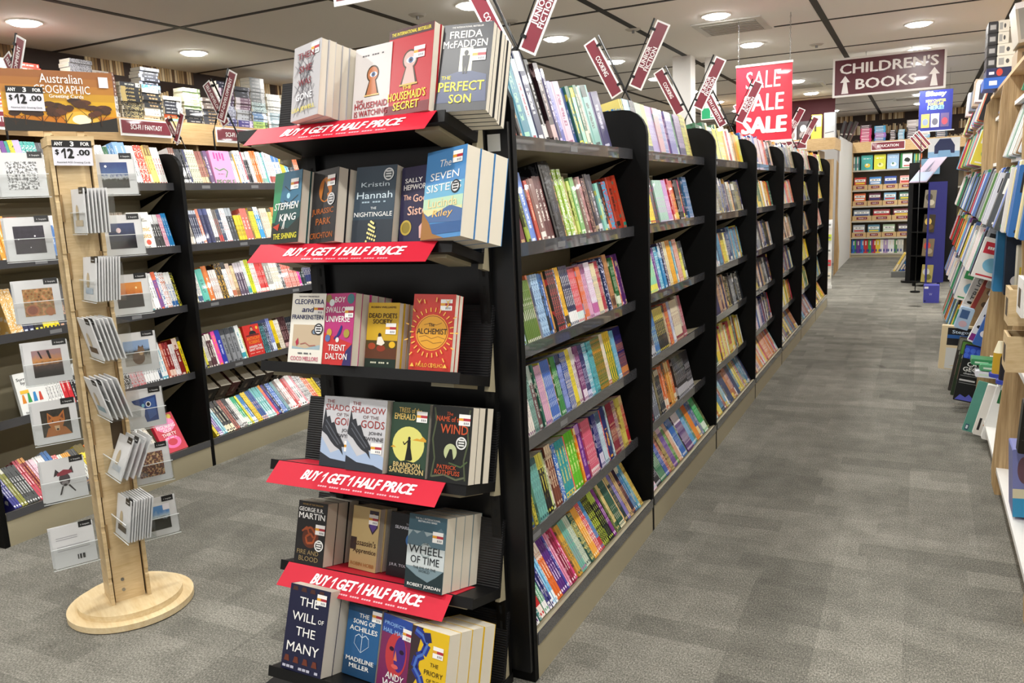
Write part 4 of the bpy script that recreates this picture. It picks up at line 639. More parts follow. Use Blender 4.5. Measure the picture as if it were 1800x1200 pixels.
LA = ['e8e4e0/8a5a4a,3,13,210;20222a/e0e0e0,4,15,205;2a2e60/f0f0f0,1,15,205;ece8cc/5a6a4a,4,17,205;9a5a50/e8d0a0,4,12,198;3a3040/e0a030,1,14,200;6a4a78/e0d8e8,1,28,202;F1;ece8e4/6a6a70,2,16,205;e0a030/3a2a10,1,12,190;f0f0ee/20508a,2,26,212;b04a5a/f0e0e0,1,12,205;20222c/d0d0d0,3,13,205;ece8e6/c86a5a,2,15,210;f07830/f8f0e0,3,16,215;ece8e8/80b0a0,3,14,210;60c0b0/f0f0f0,1,14,205;a8c0e8/f0f0f8,1,14,205;f0eeee/b04a40,4,15,212;f0f0e8/3a78b8,2,36,210,h;f0d020/a07a10,2,15,212;40a8d8/e8f4f8,2,14,208;20242c/e8e8e8,4,16,205;d86a3a/f8e8d8,3,14,205',
      '20284a/c8d860,3,17,205;8a847c/e0d8c8,2,17,208;20264a/c0c8d8,4,15,205;e88060/f0e0d8,1,20,212;181c4a/404a80,2,34,212,h;ece8e4/30303a,2,16,212;6a6460/c03030,2,15,205;243a5a/f0f0f0,2,14,205;f0f0f0/c02030,3,14,212;3a3e44/a8b0b8,2,26,212,h;e8c818/2a2a20,5,13,165;d8685a/f0e8e0,2,28,205;806a30/e8d040,1,15,195;f0d830/503a10,3,15,208;2a9ad8/f0f0f0,2,20,212;8a8478/e0d8c8,1,15,200;ece0c8/c05040,4,14,202;f0e080/4a4a3a,3,14,200;e88030/f8e8d0,2,16,205;2a2a30/e0e0e0,4,15,205;c83a40/f0e0e0,3,15,205;3a5a8a/e0e8f0,4,15,205',
      'e8e4e0/7a6a68,3,15,195;8a8450/e8e8d8,1,15,195;f0efe8/3a5a8a,2,16,205;5fc0b0/2a7068,1,54,200,h;e07a30/f8e8d8,1,40,215,h;e4dcd8/a06a50,4,14,188;1a1a1c/e0b040,2,24,222;f0f0ee/20222a,2,18,225;f0d8c8/c07050,2,16,215;e8d0a0/8a5a3a,2,14,200;5a4a60/d8d0d8,3,22,212;f4f4ee/3a9aa0,2,15,222;d8e020/405020,2,17,225;f0f0ee/c84040,3,14,205;d83a38/f8e8e0,5,14,198;a8a49c/f0f0ec,2,26,205;f0ece4/e0a040,5,14,222;20222a/f0f0f0,2,15,228;d85a44/f4ece4,9,15,200;e830a0/f8e0f0,1,22,215;2a3a40/c8d0d0,3,15,208;26346a/e0d8c8,6,15,205;d8603a/f0e8e0,3,15,200',
      'f0e850/30303a,1,14,190;e8e4dc/50505a,1,15,205;9a9ca0/30303a,2,18,208;e8e050/2a2a2a,1,16,205;e4e0da/705a58,2,14,198;5a3a40/f0e8e0,2,18,205;f0eeea/5a4a4a,1,15,198;f050a8/f8a030,1,30,212;2a3aa8/c8d0f0,1,36,215;8a8d92/40444a,3,40,212,h;e8ecec/40a0b0,1,34,218;b0c050/f0f0e0,1,12,198;F2;20303a/6ab0b8,3,16,200;2a3050/c8d0e0,2,16,200;7a88c8/e0e8f8,2,16,222;f0d020/5a4a10,2,16,205;f0ece0/a08040,3,15,202;3a1a20/c8a0a0,4,15,215;20242c/d0d0d0,5,15,205;c83a30/f0e0d0,4,15,205',
      'e8d020/50401a,1,20,200;7a5aa8/f0e8f8,2,16,210;8ac8d8/f0f8f8,2,15,212;1c1c1e/e8e0c0,3,22,215;7a4a40/c86a58,2,17,212;2a2a2c/c8c8c8,2,16,212;f0eee8/6a6a6a,2,16,205;20a878/e8f0e0,2,17,205;e8e040/4a6a20,1,17,205;2a78b8/f0f0f0,2,17,208;f0d030/a07a18,2,20,212;3a5a98/e0c0b8,3,15,212;70b8b8/e0f0f0,4,18,222;e85a80/f0a030,1,22,225;3a2a7a/60a0d8,1,24,222;20242c/d8d8d8,1,16,215;3a70c0/d0e0f8,2,20,222;80a8b0/3a6068,1,26,222;8a7a78/e0d8d8,1,26,215;f4f2ee/c84050,2,22,232;c84a48/f0d0c8,1,20,222;e08a90/f4e8e8,1,24,222;f4f2f0/20242a,2,22,235;e0a0a8/f4e8e8,1,20,235;e8e8e8/3a3a3a,4,15,222;e8602a/f8e8d8,3,16,222;f0d020/3a3a2a,3,18,222;20242c/c8c8c8,3,18,215']
LB = ['c8b840/4a4a30,2,18,205;e8e0c0/8a6a40,2,18,205;6a3a8a/f0e0f8,1,24,205;2a8a80/f0f0f0,1,16,205;e8d020/4a4a2a,1,24,210;b8a8e0/e8e040,1,34,212;3aa098/e0f0f0,4,18,208;f0f0ec/4a4a50,4,20,205;e8e0d8/6a5a50,6,16,202;f4f2f0/7a8a9a,5,18,198;e0902c/f0e8d8,1,16,200;f0eeea/50505a,4,17,208;3a6a4a/f0f0e8,2,14,200;f0eeea/4a80b0,2,18,210;88b0e0/f0f4f8,2,36,226;f0f0ee/3a3a40,3,16,212;d83a24/f8f0e0,2,24,215;e8a050/f8e8d0,1,15,212;f0e078/8a6a3a,2,20,218;f0f0ea/b84a4a,3,17,208',
      'f09a20/f8e8c0,3,22,210;e8d8c0/b05a3a,4,16,205;d84a50/f0e0e0,2,15,180;e8e4dc/6a6a6a,4,15,180;2a2a2c/c8c8c8,2,18,195;3a78c0/f0f0f0,2,24,205;4a8a3a/e8f0e0,2,18,200;e8e0b0/5a5a4a,4,16,195;8a3a4a/f0e0e0,4,16,200;e8603a/f0e8e0,2,20,212;6a5a4a/c8b8a0,14,13,208;F3;1c1c1e/e0e0e0,4,15,190;e08aa8/f8f0f0,2,14,190;2a88c8/f0f4f8,2,16,195',
      'e0b060/f0e8d8,2,30,215;20264a/d0d8e8,2,26,210;1c1c20/e0d850,2,22,212;f0d820/2a2a2a,4,20,205;3a3a40/d8a888,3,30,208;2a4aa8/f0f0f0,2,26,208;3a8a7a/f0f0e8,3,16,200;c8c0b0/5a5048,6,16,200;f0f0ee/2a2a30,8,17,202;d8d8dc/6a6a70,4,18,208;e8e4e0/30a0a8,3,20,205;f0f0ee/3a3a3a,2,18,210;7a4a90/e8602a,1,26,215;f0f0f0/3a70a8,1,18,212;e8e8ea/c86a3a,2,18,208;f2f2f0/2a6ab0,2,20,205;181818/e8e040,1,20,200',
      'F4;f0f0ee/3a3a40,5,16,205;d03038/f8e8e0,2,24,200;24262a/d8d8d8,3,17,198;2a3478/e0e0f0,3,20,200;9a9aa0/30303a,2,20,200;f0f0f0/3a9a9a,2,20,205;e8e040/3a3a3a,1,18,205;c86a2a/f0e0d0,2,17,202;2a2a2c/e0e0e0,4,20,198;b8aeb0/c84a4a,4,22,200;f0f0f0/2a2a30,6,15,205;3a5a7a/e8e8e8,1,18,205;e8ecec/40a8c0,2,20,215;c86a50/f8e8e0,1,16,205;8a1c20/e8c8b8,2,20,205;e8e0e0/9a2a30,2,16,190;8a2018/f0d8c8,1,34,218;f0d820/3a3a3a,1,20,222',
      '2a2a8a/f0f0f0,3,16,200;8a8a30/e8e8d8,2,20,215;3a3c3c/e0e0e0,5,17,205;c83a50/f8e0e0,2,17,222;8a1c2a/e8a050,2,20,225;f0d0dc/c84a80,3,16,205;f0f0ee/c83a40,4,16,210;b8c4d8/3a70b0,2,24,222;d03038/f8e0d8,2,18,190;5aa848/f0f8e8,2,14,185;e0a040/2a3050,4,14,185;f0f0e8/3a3a3a,3,18,195;f0d820/6a5a10,2,34,205;e07a2a/f0e8d8,2,20,195;c8c4b8/4a4a4a,3,18,200;1c2430/d8d8d8,4,16,200;e8e4d8/3a5a7a,3,17,200;5a90b0/e8f0f0,2,16,200;20242a/d8d8d8,3,17,200;d8dce0/3a3a40,3,17,200;141416/3a3a3c,2,34,210;f0f0ee/c8a060,3,18,210;e8e0d0/6a5a50,2,16,215;F5']
sn = ['the top shelf', 'the second shelf', 'the third shelf', 'the fourth shelf', 'the bottom shelf']
for ri in range(5):
    z = LDZ[ri] if ri < 4 else .156
    left_row(LA[ri], z, LDIV[1] + (.078 if ri == 4 else .046), LDIV[2] - .006, 'paperback', 'paperback', 'paperbacks on the left rack', sn[ri] + ' of the left rack', ri == 4)
    left_row(LB[ri], z, LDIV[0] + (.078 if ri == 4 else .046), LDIV[1] - .006, 'self_help_book', 'self-help book', 'books on the left rack behind the card spinner', sn[ri] + ' behind the card spinner', ri == 4, True)
# a second tier of dark-edged books lies on the step behind the bottom shelf
for q in range(11):
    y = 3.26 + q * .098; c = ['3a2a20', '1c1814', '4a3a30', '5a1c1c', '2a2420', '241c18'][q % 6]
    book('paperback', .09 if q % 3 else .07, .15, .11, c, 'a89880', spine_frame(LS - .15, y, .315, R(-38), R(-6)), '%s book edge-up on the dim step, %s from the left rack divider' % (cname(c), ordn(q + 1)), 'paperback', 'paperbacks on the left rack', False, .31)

# ------------------------------------------------------------------ wall shelving behind it, with stacks on top
wu = empty('wall_shelving', (-6.28, 4.8, 0), label='long wooden wall shelving with pale oak fascia under the papered wall', cat='wall shelving'); bpy.context.view_layer.update()
MBX = Matrix()
MB().box((-6.02, .6, 2.075), (-5.995, 9.5, 2.27), OAKH).build('fascia', wu, M=MBX)
MB().box((-6.58, .6, 2.25), (-6.02, 9.5, 2.272), OAKH).build('top_deck', wu, M=MBX)
MB().box((-6.58, .6, .1), (-6.56, 9.5, 2.25), BROWN).build('back_panel', wu, M=MBX)
for q in range(8):
    y = .6 + q * 1.26; MB().box((-6.56, y, 0), (-6.1, y + .025, 2.25), OAKV).build('side_panel', wu, M=MBX)
for z in (.12, .5, .87, 1.24, 1.61, 1.93): MB().box((-6.56, .62, z), (-6.12, 9.46, z + .022), BROWN).build('shelf', wu, M=MBX)
def header_sign(loc, rz, txt, w, h, lab, swoosh=False):
    o = empty('header_sign', M=Matrix.Translation(Vector(loc)) @ Matrix.Rotation(rz, 4, 'Z'), label=lab, cat='sign', group='maroon header signs on the fascias')
    MB().box((-w / 2, -.006, -h / 2), (w / 2, 0, h / 2), SIGNW).build('board', o)
    mb = MB(); mb.box((-w / 2 + .012, -.0075, -h / 2 + .022), (w / 2 - .012, -.0062, h / 2 - .012), MAROON); mb.build('face', o)
    MB().text(txt, 0, .006, w * .62, h * .3, ink('fbf6f4'), -.0082, 0, .02).build('lettering', o)
header_sign((-5.99, 5.01, 2.19), R(90), 'SCI-FI / FANTASY', .52, .14, 'maroon SCI-FI / FANTASY sign on the oak fascia nearer the orange card header')
header_sign((-5.99, 6.09, 2.18), R(90), 'SCI-FI / FANTASY', .6, .14, 'maroon SCI-FI / FANTASY sign partly behind the crossed rack sign')
header_sign((-5.99, 3.7, 2.18), R(90), 'SCI-FI / FANTASY', .5, .14, 'maroon sign mostly hidden behind the orange greeting card header')
ST = [('2a3040/c8c8c8,4;e8e4dc/8a2a30,3;3a5a8a/d8d8d8,5', 3.3), ('f0ece4/c83a30,6;8ab0d8/f0f0f0,4;e8d8a0/3a3a3a,3', 3.55), ('d84a40/f0f0f0,4;6a3a5a/e8d8e0,5;e8e0d0/5a5a5a,2', 3.8), ('e8a0a8/f0f0f0,4;5a3a7a/d8d0e8,4;c03a30/f0e0d0,3', 4.05), ('9a8a98/e0d8e0,5;6a2a28/c8a890,4', 4.27), ('e8e8ea/8a8a90,6;c8c8d0/5a5a60,7', 4.5), ('e0dcd8/7a7a80,5;d8d0c8/8a5a4a,6', 4.7),
      ('22242a/d8c890,4;1c1e22/c8b070,4;2a2c34/e0e0d0,1', 4.94), ('ece8dc/5a5a50,3;26282c/d0b080,4;f0eee8/3a3a3a,1;4a9ae0/f0f0f0,1;20222e/b8c0d8,5', 5.15), ('3fb890/f0f0f0,1;e8602a/f8e8d0,1;20222a/c8c8c8,4;ece8e0/5a5a5a,1', 5.37), ('1e2026/b0b0b0,4;c0d8a0/5a7a4a,5;e8ecd0/6a7a5a,1', 5.6), ('3a3c44/c8a878,5;6a5f58/c8c0b8,3', 5.81), ('3a3c7a/d0d0e8,2;c8ccdc/4a4a70,4;d8d8e0/5a4a6a,2;5a4058/d0c0d0,3;262a40/c8c8d8,2', 6.02), ('48408a/d8d0f0,2;c0c4cc/6a6a70,3;7a5a70/e0d8e0,4;1e2230/a8a8b8,3', 6.24), ('a8c870/3a5a4a,2;6a8ab0/e0e8f0,3;b8c8c8/4a5a60,3;6a6e70/a8a8a8,7', 6.45), ('7a8a90/d8d8d8,6;8a8a88/c8c8c0,6', 6.67),
      ('26282c/d8d8d8,3;e8dcc0/6a5a4a,2;6a5a54/c8b8a8,3;3a4a50/b8c8c8,3', 6.9), ('e0b050/5a3a1a,1;c8a0a0/6a3a40,3;4a5a68/c0c8d0,6', 7.13), ('1e2024/d0d0d0,2;e8ece8/3a6a70,2;20242a/b8b8b8,3', 7.36), ('f0f0ee/8a8a8a,2;3a3c40/c8c8c8,5', 7.6), ('20242a/c8b890,4;c8c0b0/4a4a4a,3', 7.85)]
for si, (s, y) in enumerate(ST):
    z = 2.2735; k = 0
    for r in s.split(';'):
        c, n = r.split(','); c, a = c.split('/'); sd = rnd.random(); t = rnd.choice((.028, .031, .034))
        for j in range(int(n)):
            k += 1; L = .195 + rnd.uniform(-.006, .01)
            book('stacked_paperback', t, .125, .197, c, a, Matrix.Translation((rnd.uniform(-.012, .008), rnd.uniform(-.006, .006), 0)) @ frame(Vector((-6.04, y + .1, z)), Vector((0, 0, 1)), Vector((-1, 0, 0)), Vector((0, -1, 0))),
                 '%s paperback lying flat, %s from bottom of the %s stack on the oak fascia' % (cname(c), ordn(k), ordn(si + 1)), 'paperback', 'paperbacks stacked flat above the oak fascia', False, sd)
            z += t + .0004

# ------------------------------------------------------------------ crossed category signs on wire posts
def cat_sign(x, y, z0, tl, tr, lab, s=1.0, back=.2, ry=0, two=True):
    o = empty('category_sign', M=Matrix.Translation((x, y, z0)) @ Matrix.Rotation(ry, 4, 'Z'), label=lab, cat='category sign', group='crossed maroon signs on the racks')
    def half(sgn, yy, txt):
        base = (0, yy, 0); el = (0.0, yy, .30 * s); tip = (sgn * .175 * s, yy, .66 * s)
        MB().tube([base, (0, yy, .26 * s), el, (sgn * .03 * s, yy, .36 * s), tip], .0055 * s, DARKM, 8).build('wire_post', o)
        d = Vector((sgn * .46, 0, .888)).normalized(); off = Vector((.888 * sgn, 0, -.46)) * sgn if False else Vector((.888, 0, -.46 * sgn)) * (1 if sgn > 0 else -1)
        c = Vector((sgn * .10 * s, yy - .008, .50 * s)) + off * .045 * s + d * .02 * s
        # panel frame: local x along the lettering
        lx = d if sgn > 0 else -d; lz = Vector((-lx.z, 0, lx.x)); F = frame(c, lx, Vector((0, 1, 0)), lz)
        w, h = .31 * s, .068 * s
        mb = MB(); mb.X = F; mb.box((-w / 2, -.002, -h / 2), (w / 2, .002, h / 2), SIGNW); pn = mb.build('sign_panel', o)
        mb = MB(); mb.X = F; mb.box((-w / 2 + .008 * s, -.003, -h / 2 + .008 * s), (w / 2 - .008 * s, -.0021, h / 2 - .008 * s), MAROON); mb.box((-w / 2 + .008 * s, .0021, -h / 2 + .008 * s), (w / 2 - .008 * s, .003, h / 2 - .008 * s), MAROON); mb.build('face', pn)
        nl = txt.count('\n') + 1; wid = max(len(q) for q in txt.split('\n')); tw = min(.022 * s * wid * .72, w * .86)
        mb = MB(); mb.X = F; mb.text(txt, -w * .04, 0, tw, .022 * s * nl * 1.1, ink('fbf2f2'), -.0036, 0, .02); mb.build('lettering', pn)
        mb = MB(); mb.X = F
        zc = h / 2 * (1 if sgn > 0 else 1)
        for q in (-.36, .36): mb.box((w * q - .006, -.006, zc - .012), (w * q + .006, .012, zc + .01), BLACKP)
        mb.build('clip', pn)
    half(1, 0, tr)
    if two: half(-1, back, tl)
    return o
GZ = 1.57
cat_sign(-1.30, 2.62, GZ, 'COOKING', 'JUNIOR\nFICTION', 'crossed maroon signs nearest the end display, cut by the picture edge')
cat_sign(-1.30, 3.8, GZ, 'COOKING', 'JUNIOR\nFICTION', 'large COOKING and JUNIOR FICTION signs over the second bay of the aisle rack')
cat_sign(-1.30, 5.0, GZ, 'COOKING', 'JUNIOR\nFICTION', 'COOKING and JUNIOR FICTION signs over the third bay beside the white pillar')
cat_sign(-1.30, 6.25, GZ, 'HEALTH / LIFESTYLE', 'JUNIOR\nFICTION', 'HEALTH / LIFESTYLE and JUNIOR FICTION signs in front of the red sale banner')
cat_sign(-1.30, 7.45, GZ, 'HEALTH / LIFESTYLE', 'JUNIOR\nFICTION', 'HEALTH / LIFESTYLE and JUNIOR FICTION signs just behind the red sale banner')
cat_sign(-1.30, 8.65, GZ, 'STATIONERY', 'YOUNG\nADULT', 'crossed maroon signs on the sixth bay of the aisle rack')
cat_sign(-1.30, 9.85, GZ, 'STATIONERY', 'YOUNG\nADULT', 'crossed maroon signs on the last bay of the aisle rack')
cat_sign(-3.95, 3.80, 1.64, 'SELF-DEVELOPMENT', 'SELF-DEVELOPMENT', 'SELF-DEVELOPMENT signs crossed above the pink face-out book', 1.0, .2)
cat_sign(-3.95, 3.47, 1.66, 'HISTORY', 'HISTORY', 'small HISTORY signs crossed low over the left rack divider', .56, .1)
cat_sign(-3.95, 2.5, 1.64, 'SELF-DEVELOPMENT', 'SELF-DEVELOPMENT', 'SELF-DEVELOPMENT signs behind the orange greeting card header', 1.0, .2)
# ------------------------------------------------------------------ hanging signs
o = empty('hanging_sign', (-2.15, 3.0, 2.36), label='red and white hanging sign at the very top, above the end display', cat='hanging sign')
MB().box((-.17, -.006, -.06), (.17, .006, .2), SIGNW).build('board', o); MB().box((-.155, -.0075, -.04), (.155, -.0065, .18), MAROON).build('face', o)
for x in (-.12, .12): MB().tube([(x, 0, .2), (x, 0, CEIL - 2.36)], .0015, STEEL, 4).build('wire', o)
def chain(mb, a, b, m=STEEL):
    n = int((Vector(b) - Vector(a)).length / .022)
    for i in range(n):
        p = Vector(a).lerp(Vector(b), i / n); q = Vector(a).lerp(Vector(b), (i + 1.1) / n); dx = Vector((.004, 0, 0)) if i % 2 else Vector((0, .004, 0))
        mb.tube([p, p.lerp(q, .3) + dx, p.lerp(q, .7) + dx, q], .0018, m, 4); mb.tube([p, p.lerp(q, .3) - dx, p.lerp(q, .7) - dx, q], .0018, m, 4)
o = empty('sale_banner', (-1.215, 7.25, 2.15), label='red hanging banner reading SALE three times on two chains', cat='banner')
w, h = .455, .65; z0 = -.325
SRED = mat('sale_red', '#d0213a', .32, coat=.3)
MB().box((-w / 2, -.002, z0), (w / 2, .002, z0 + h), SRED).build('sheet', o)
mb = MB()
for i, (b, ww) in enumerate(((.0, .62), (.012, .72), (.045, .82))):
    mb.text('SALE', -.005 + .004 * i, z0 + h * (.80 - i * .285), w * ww, h * .215, ink('fbf4f2'), -.0026, .05, b)
mb.build('lettering', o)
MB().box((-w / 2 - .004, -.008, z0 + h - .018), (w / 2 + .004, .008, z0 + h), WHITE).build('top_rail', o)
MB().box((-w / 2 - .004, -.008, z0 - .004), (w / 2 + .004, .008, z0 + .018), WHITE).build('bottom_rail', o)
for x in (-w / 2 + .02, w / 2 - .02): mb = MB(); chain(mb, (x, 0, z0 + h), (x, 0, CEIL - 2.15)); mb.build('chain', o)
o = empty('childrens_sign', (-.368, 9.85, 2.6), label="maroon hanging sign reading CHILDREN'S BOOKS with two white arrows", cat='hanging sign')
w, h = 1.1, .41
MB().box((-w / 2, -.01, -h / 2), (w / 2, .01, h / 2), SIGNW).build('frame', o)
MB().box((-w / 2 + .022, -.012, -h / 2 + .022), (w / 2 - .022, -.0105, h / 2 - .022), mat('sign_gloss_maroon', '#5a1424', .28, coat=.4)).build('face', o)
MB().text("CHILDREN'S", 0, h * .215, w * .87, h * .27, ink('f6f2f0'), -.0128, 0, .02).text('BOOKS', -.02, -h * .2, w * .54, h * .27, ink('f6f2f0'), -.0128, 0, .02).build('lettering', o)
for sx in (-.385, .4):
    MB().poly([(sx * w - .036, -.0128, -h * .42), (sx * w + .036, -.0128, -h * .42), (sx * w + .016, -.0128, -h * .12), (sx * w - .016, -.0128, -h * .12)], ink('f6f2f0')).poly([(sx * w - .05, -.0129, -h * .13), (sx * w + .05, -.0129, -h * .13), (sx * w, -.0129, h * .04)], ink('f6f2f0')).build('arrow', o)
for x in (-.22, .22): mb = MB(); chain(mb, (x, 0, h / 2), (x, 0, .25)); mb.build('chain', o)
o = empty('exit_sign', (-2.06, 9.0, 2.27), label='small green running-man exit sign beyond the aisle rack', cat='exit sign')
EG = mat('exit_green', '#1c8a5a', .4); e = EG.node_tree.nodes['Principled BSDF']; e.inputs['Emission Color'].default_value = (*hx('1c9a64'), 1); e.inputs['Emission Strength'].default_value = .6
MB().box((-.1, -.02, -.065), (.1, .02, .065), WHITE).build('case', o)
mb = MB().box((-.09, -.0215, -.055), (.09, -.0205, .055), EG)
mb.box((.0, -.0225, -.045), (.075, -.0217, .045), ink('eef4ee')); mb.build('face', o)
mb = MB().disc((.035, -.0235, .028), .009, .009, ink('1c7a50'), 12)
for a, b in (((.032, .02), (.022, -.008)), ((.022, -.008), (.04, -.018)), ((.022, -.008), (.008, -.03)), ((.03, .014), (.05, .006)), ((.03, .014), (.012, .006)), ((.04, -.018), (.04, -.038))):
    mb.tube([(a[0], -.0235, a[1]), (b[0], -.0235, b[1])], .004, ink('1c7a50'), 4)
mb.build('running_figure', o)
MB().box((-.06, -.006, .065), (.06, .006, CEIL - 2.27), mat('column_paint')).build('hanger', o)

# ------------------------------------------------------------------ greeting card spinner
ua = R(63.2); SPM = Matrix.Translation((-2.6, 1.86, 0)) @ Matrix.Rotation(ua, 4, 'Z')
SPT = SPM @ Matrix.Translation((-.01, 0, 0))
sp = empty('card_spinner', M=SPM, label='birch plywood spinner of greeting cards on a round two-step base', cat='card spinner')
bpy.context.view_layer.update()
MB().cyl((0, 0), .218, .218, .004, .026, PLY, 48).build('base_disc', sp); MB().cyl((0, 0), .18, .18, .0265, .048, PLY, 48).build('base_disc', sp)
hw = .062
mb = MB().prism([(-hw + .012, .048), (hw - .012, .048), (hw - .012, 1.68), (-hw + .012, 1.68)], -.048, -.038, WOOD, 'y'); mb.build('front_board', sp, M=SPT)
MB().prism([(-hw + .012, .048), (hw - .012, .048), (hw - .012, 1.68), (-hw + .012, 1.68)], .038, .048, WOOD, 'y').build('rear_board', sp, M=SPT)
for sx in (-1, 1):
    poly = [(-.066, .048)]; z = .12
    prof = []
    for q in range(8):
        zz = .13 + q * .195; prof += [(-.066, zz), (-.058, zz + .004), (-.058, zz + .02), (-.066, zz + .024)]
    poly = [(-.066, .048)] + prof + [(-.066, 1.68), (.066, 1.68), (.066, .048)]
    MB().prism(poly, sx * hw - .006, sx * hw + .006, WOOD, 'x').build('side_board', sp, M=SPT)
    for q in range(8):
        zz = .26 + q * .195
        MB().box((sx * (hw - .012) - .004, -.056, zz), (sx * (hw - .012) + .004, -.048, zz + .09), mat('slot_wood', '#9a7c50', .6)).build('slot_lip', sp, M=SPT)
MB().box((-hw - .008, -.075, 1.68), (hw + .008, .075, 1.71), WOOD).build('cap', sp, M=SPT)
for q in ((-.02, .09), (-.02, .13), (.02, .83), (-.03, .83)): MB().cyl((0, 0), .006, .006, 0, .004, STEEL, 10).build('screw', sp, M=SPT @ Matrix.Translation((q[0], -.048, q[1])) @ Matrix.Rotation(R(90), 4, 'X'))
MB().box((.008, -.0485, .62), (.046, -.0481, .8), mat('slot_dark', '#4a3a26', .8)).build('slot_opening', sp, M=SPT)
def price_ticket(M, w, h, lab, parent=None):
    o = empty('price_ticket', M=M, label=lab, cat='price ticket', group='ANY 3 FOR $12.00 tickets')
    MB().box((-w / 2, -.0012, -h / 2), (w / 2, 0, h / 2), ink('e4e4ee')).build('card', o)
    mb = MB().box((-w / 2, -.0018, h * .22), (w / 2, -.0013, h / 2), ink('141416'))
    mb.text('ANY', -w * .34, h * .36, w * .22, h * .15, ink('f4f4f4'), -.0024, 0, .03).text('3', 0, h * .36, w * .1, h * .2, ink('f4f4f4'), -.0024, 0, .04).text('FOR', w * .33, h * .36, w * .22, h * .15, ink('f4f4f4'), -.0024, 0, .03)
    mb.text('$', -w * .39, h * .02, w * .1, h * .24, ink('141416'), -.002, 0, .03).one(-w * .235, -.02 * h, w * .12, h * .4, ink('141416'), -.002).text('2', -w * .055, -.02 * h, w * .17, h * .40, ink('141416'), -.002, 0, .05).text('.00', w * .27, h * .02, w * .34, h * .24, ink('141416'), -.002, 0, .03)
    mb.text('Assorted AGS Greeting Cards', 0, -h * .38, w * .84, h * .09, ink('3a3a3e'), -.002, 0, .004); mb.build('lettering', o); return o
price_ticket(SPT @ Matrix.Translation((0, -.0767, 1.655)) @ Matrix.Rotation(R(1), 4, 'Y'), .118, .082, 'ANY 3 FOR $12.00 ticket on the top of the spinner post')
# header board
HD = SPT @ Matrix.Translation((.0, .03, 1.735)); hw_, hh = .342, .2
hb = empty('header_board', M=HD, label='orange sunset header board for greeting cards on top of the spinner', cat='header board')
mb = MB().box((-hw_ / 2, 0, 0), (hw_ / 2, .004, hh), ink('a8702c')); y = -.0004
for i, c in enumerate(('2a2a26', 'c87a18', 'd89a1c', 'd8a822', 'c8962a', 'b87c30', 'a86c30', '9a6030')):
    mb.poly([(-hw_ / 2, y, hh * i / 8), (hw_ / 2, y, hh * i / 8), (hw_ / 2, y, hh * (i + 1) / 8), (-hw_ / 2, y, hh * (i + 1) / 8)], ink(c))
y -= .0003; mb.disc((.06, y, hh * .2), .055, .028, ink('e8b840')).disc((.06, y - .0002, hh * .2), .03, .016, ink('fdf4d0'))
y -= .0005; mb.poly([(-hw_ / 2, y, 0), (hw_ / 2, y, 0), (hw_ / 2, y, hh * .24), (hw_ * .3, y, hh * .16), (.05, y, hh * .12), (-.05, y, hh * .16), (-hw_ / 2, y, hh * .22)], ink('24221e'))
rt = random.Random(5)
for tx, tz, tw in ((-.14, .26, .07), (-.11, .34, .08), (-.06, .3, .07), (-.02, .36, .08), (.01, .31, .06), (.09, .4, .1), (.12, .33, .07)):
    y -= .0002
    mb.poly([(tx - .002, y, hh * .1), (tx + .002, y, hh * .1), (tx + .001, y, hh * tz), (tx - .001, y, hh * tz)], ink('3a2414'))
    for q in range(6):
        y -= .00005; mb.disc((max(-hw_ / 2 + .03, min(hw_ / 2 - .03, tx + rt.uniform(-.5, .5) * tw)), y, hh * (tz + rt.uniform(-.06, .12))), tw * .24, .009, ink(rt.choice(('3a2418', '4a2c1a', '5a3420'))), 10)
    for q in (-1, 1): mb.poly([(tx, y, hh * tz * .5), (tx + .002, y, hh * tz * .5), (tx + q * tw * .4, y, hh * tz), (tx + q * tw * .4 - .002, y, hh * tz)], ink('3a2414'))
mb.text('Australian', .01, hh * .865, .13, .03, ink('fbf6ee'), -.0045, 0, .004).text('GEOGRAPHIC', .01, hh * .69, .17, .027, ink('fbf6ee'), -.0045, 0, .004).text('Greeting Cards', .02, hh * .57, .105, .016, ink('fbf6ee'), -.0045, 0, .012)
mb.build('printed_panel', hb)
for q in (-.05, .05): MB().box((q - .012, .004, -.03), (q + .012, .012, .12), WOOD).build('support_peg', hb)
MB().box((.125, -.0055, hh * .74), (.155, -.005, hh * .92), ink('e8e4e8')).build('price_sticker', hb, label='small white price sticker')
price_ticket(HD @ Matrix.Translation((-.103, -.006, .104)), .108, .078, 'ANY 3 FOR $12.00 ticket on the lower corner of the sunset header board')
# pockets and cards
def pocket(M, w, h, d, name='card_pocket'):
    mb = MB()
    mb.box((-w / 2, 0, 0), (w / 2, .0025, h), CLEAR); mb.box((-w / 2, -d, 0), (w / 2, -d + .0025, h * .55), CLEAR)
    mb.box((-w / 2, -d, 0), (w / 2, 0, .0025), CLEAR)
    for sx in (-1, 1): mb.add([(sx * w / 2, 0, 0), (sx * w / 2, -d, 0), (sx * w / 2, -d, h * .55), (sx * w / 2, 0, h)], [(0, 1, 2, 3)], CLEAR)
    mb.box((-w / 2, -d - .0003, h * .55), (w / 2, -d + .0028, h * .55 + .002), EDGE); mb.box((-w / 2 - .0005, -d - .0003, -.0005), (w / 2 + .0005, -d + .0025, .0012), EDGE)  # near-white strips paint the bright highlight lines along the pocket rims
    return mb.build(name, sp, M=M)
MOUNT = mat('card_mount', '#d6d6d6', .5)
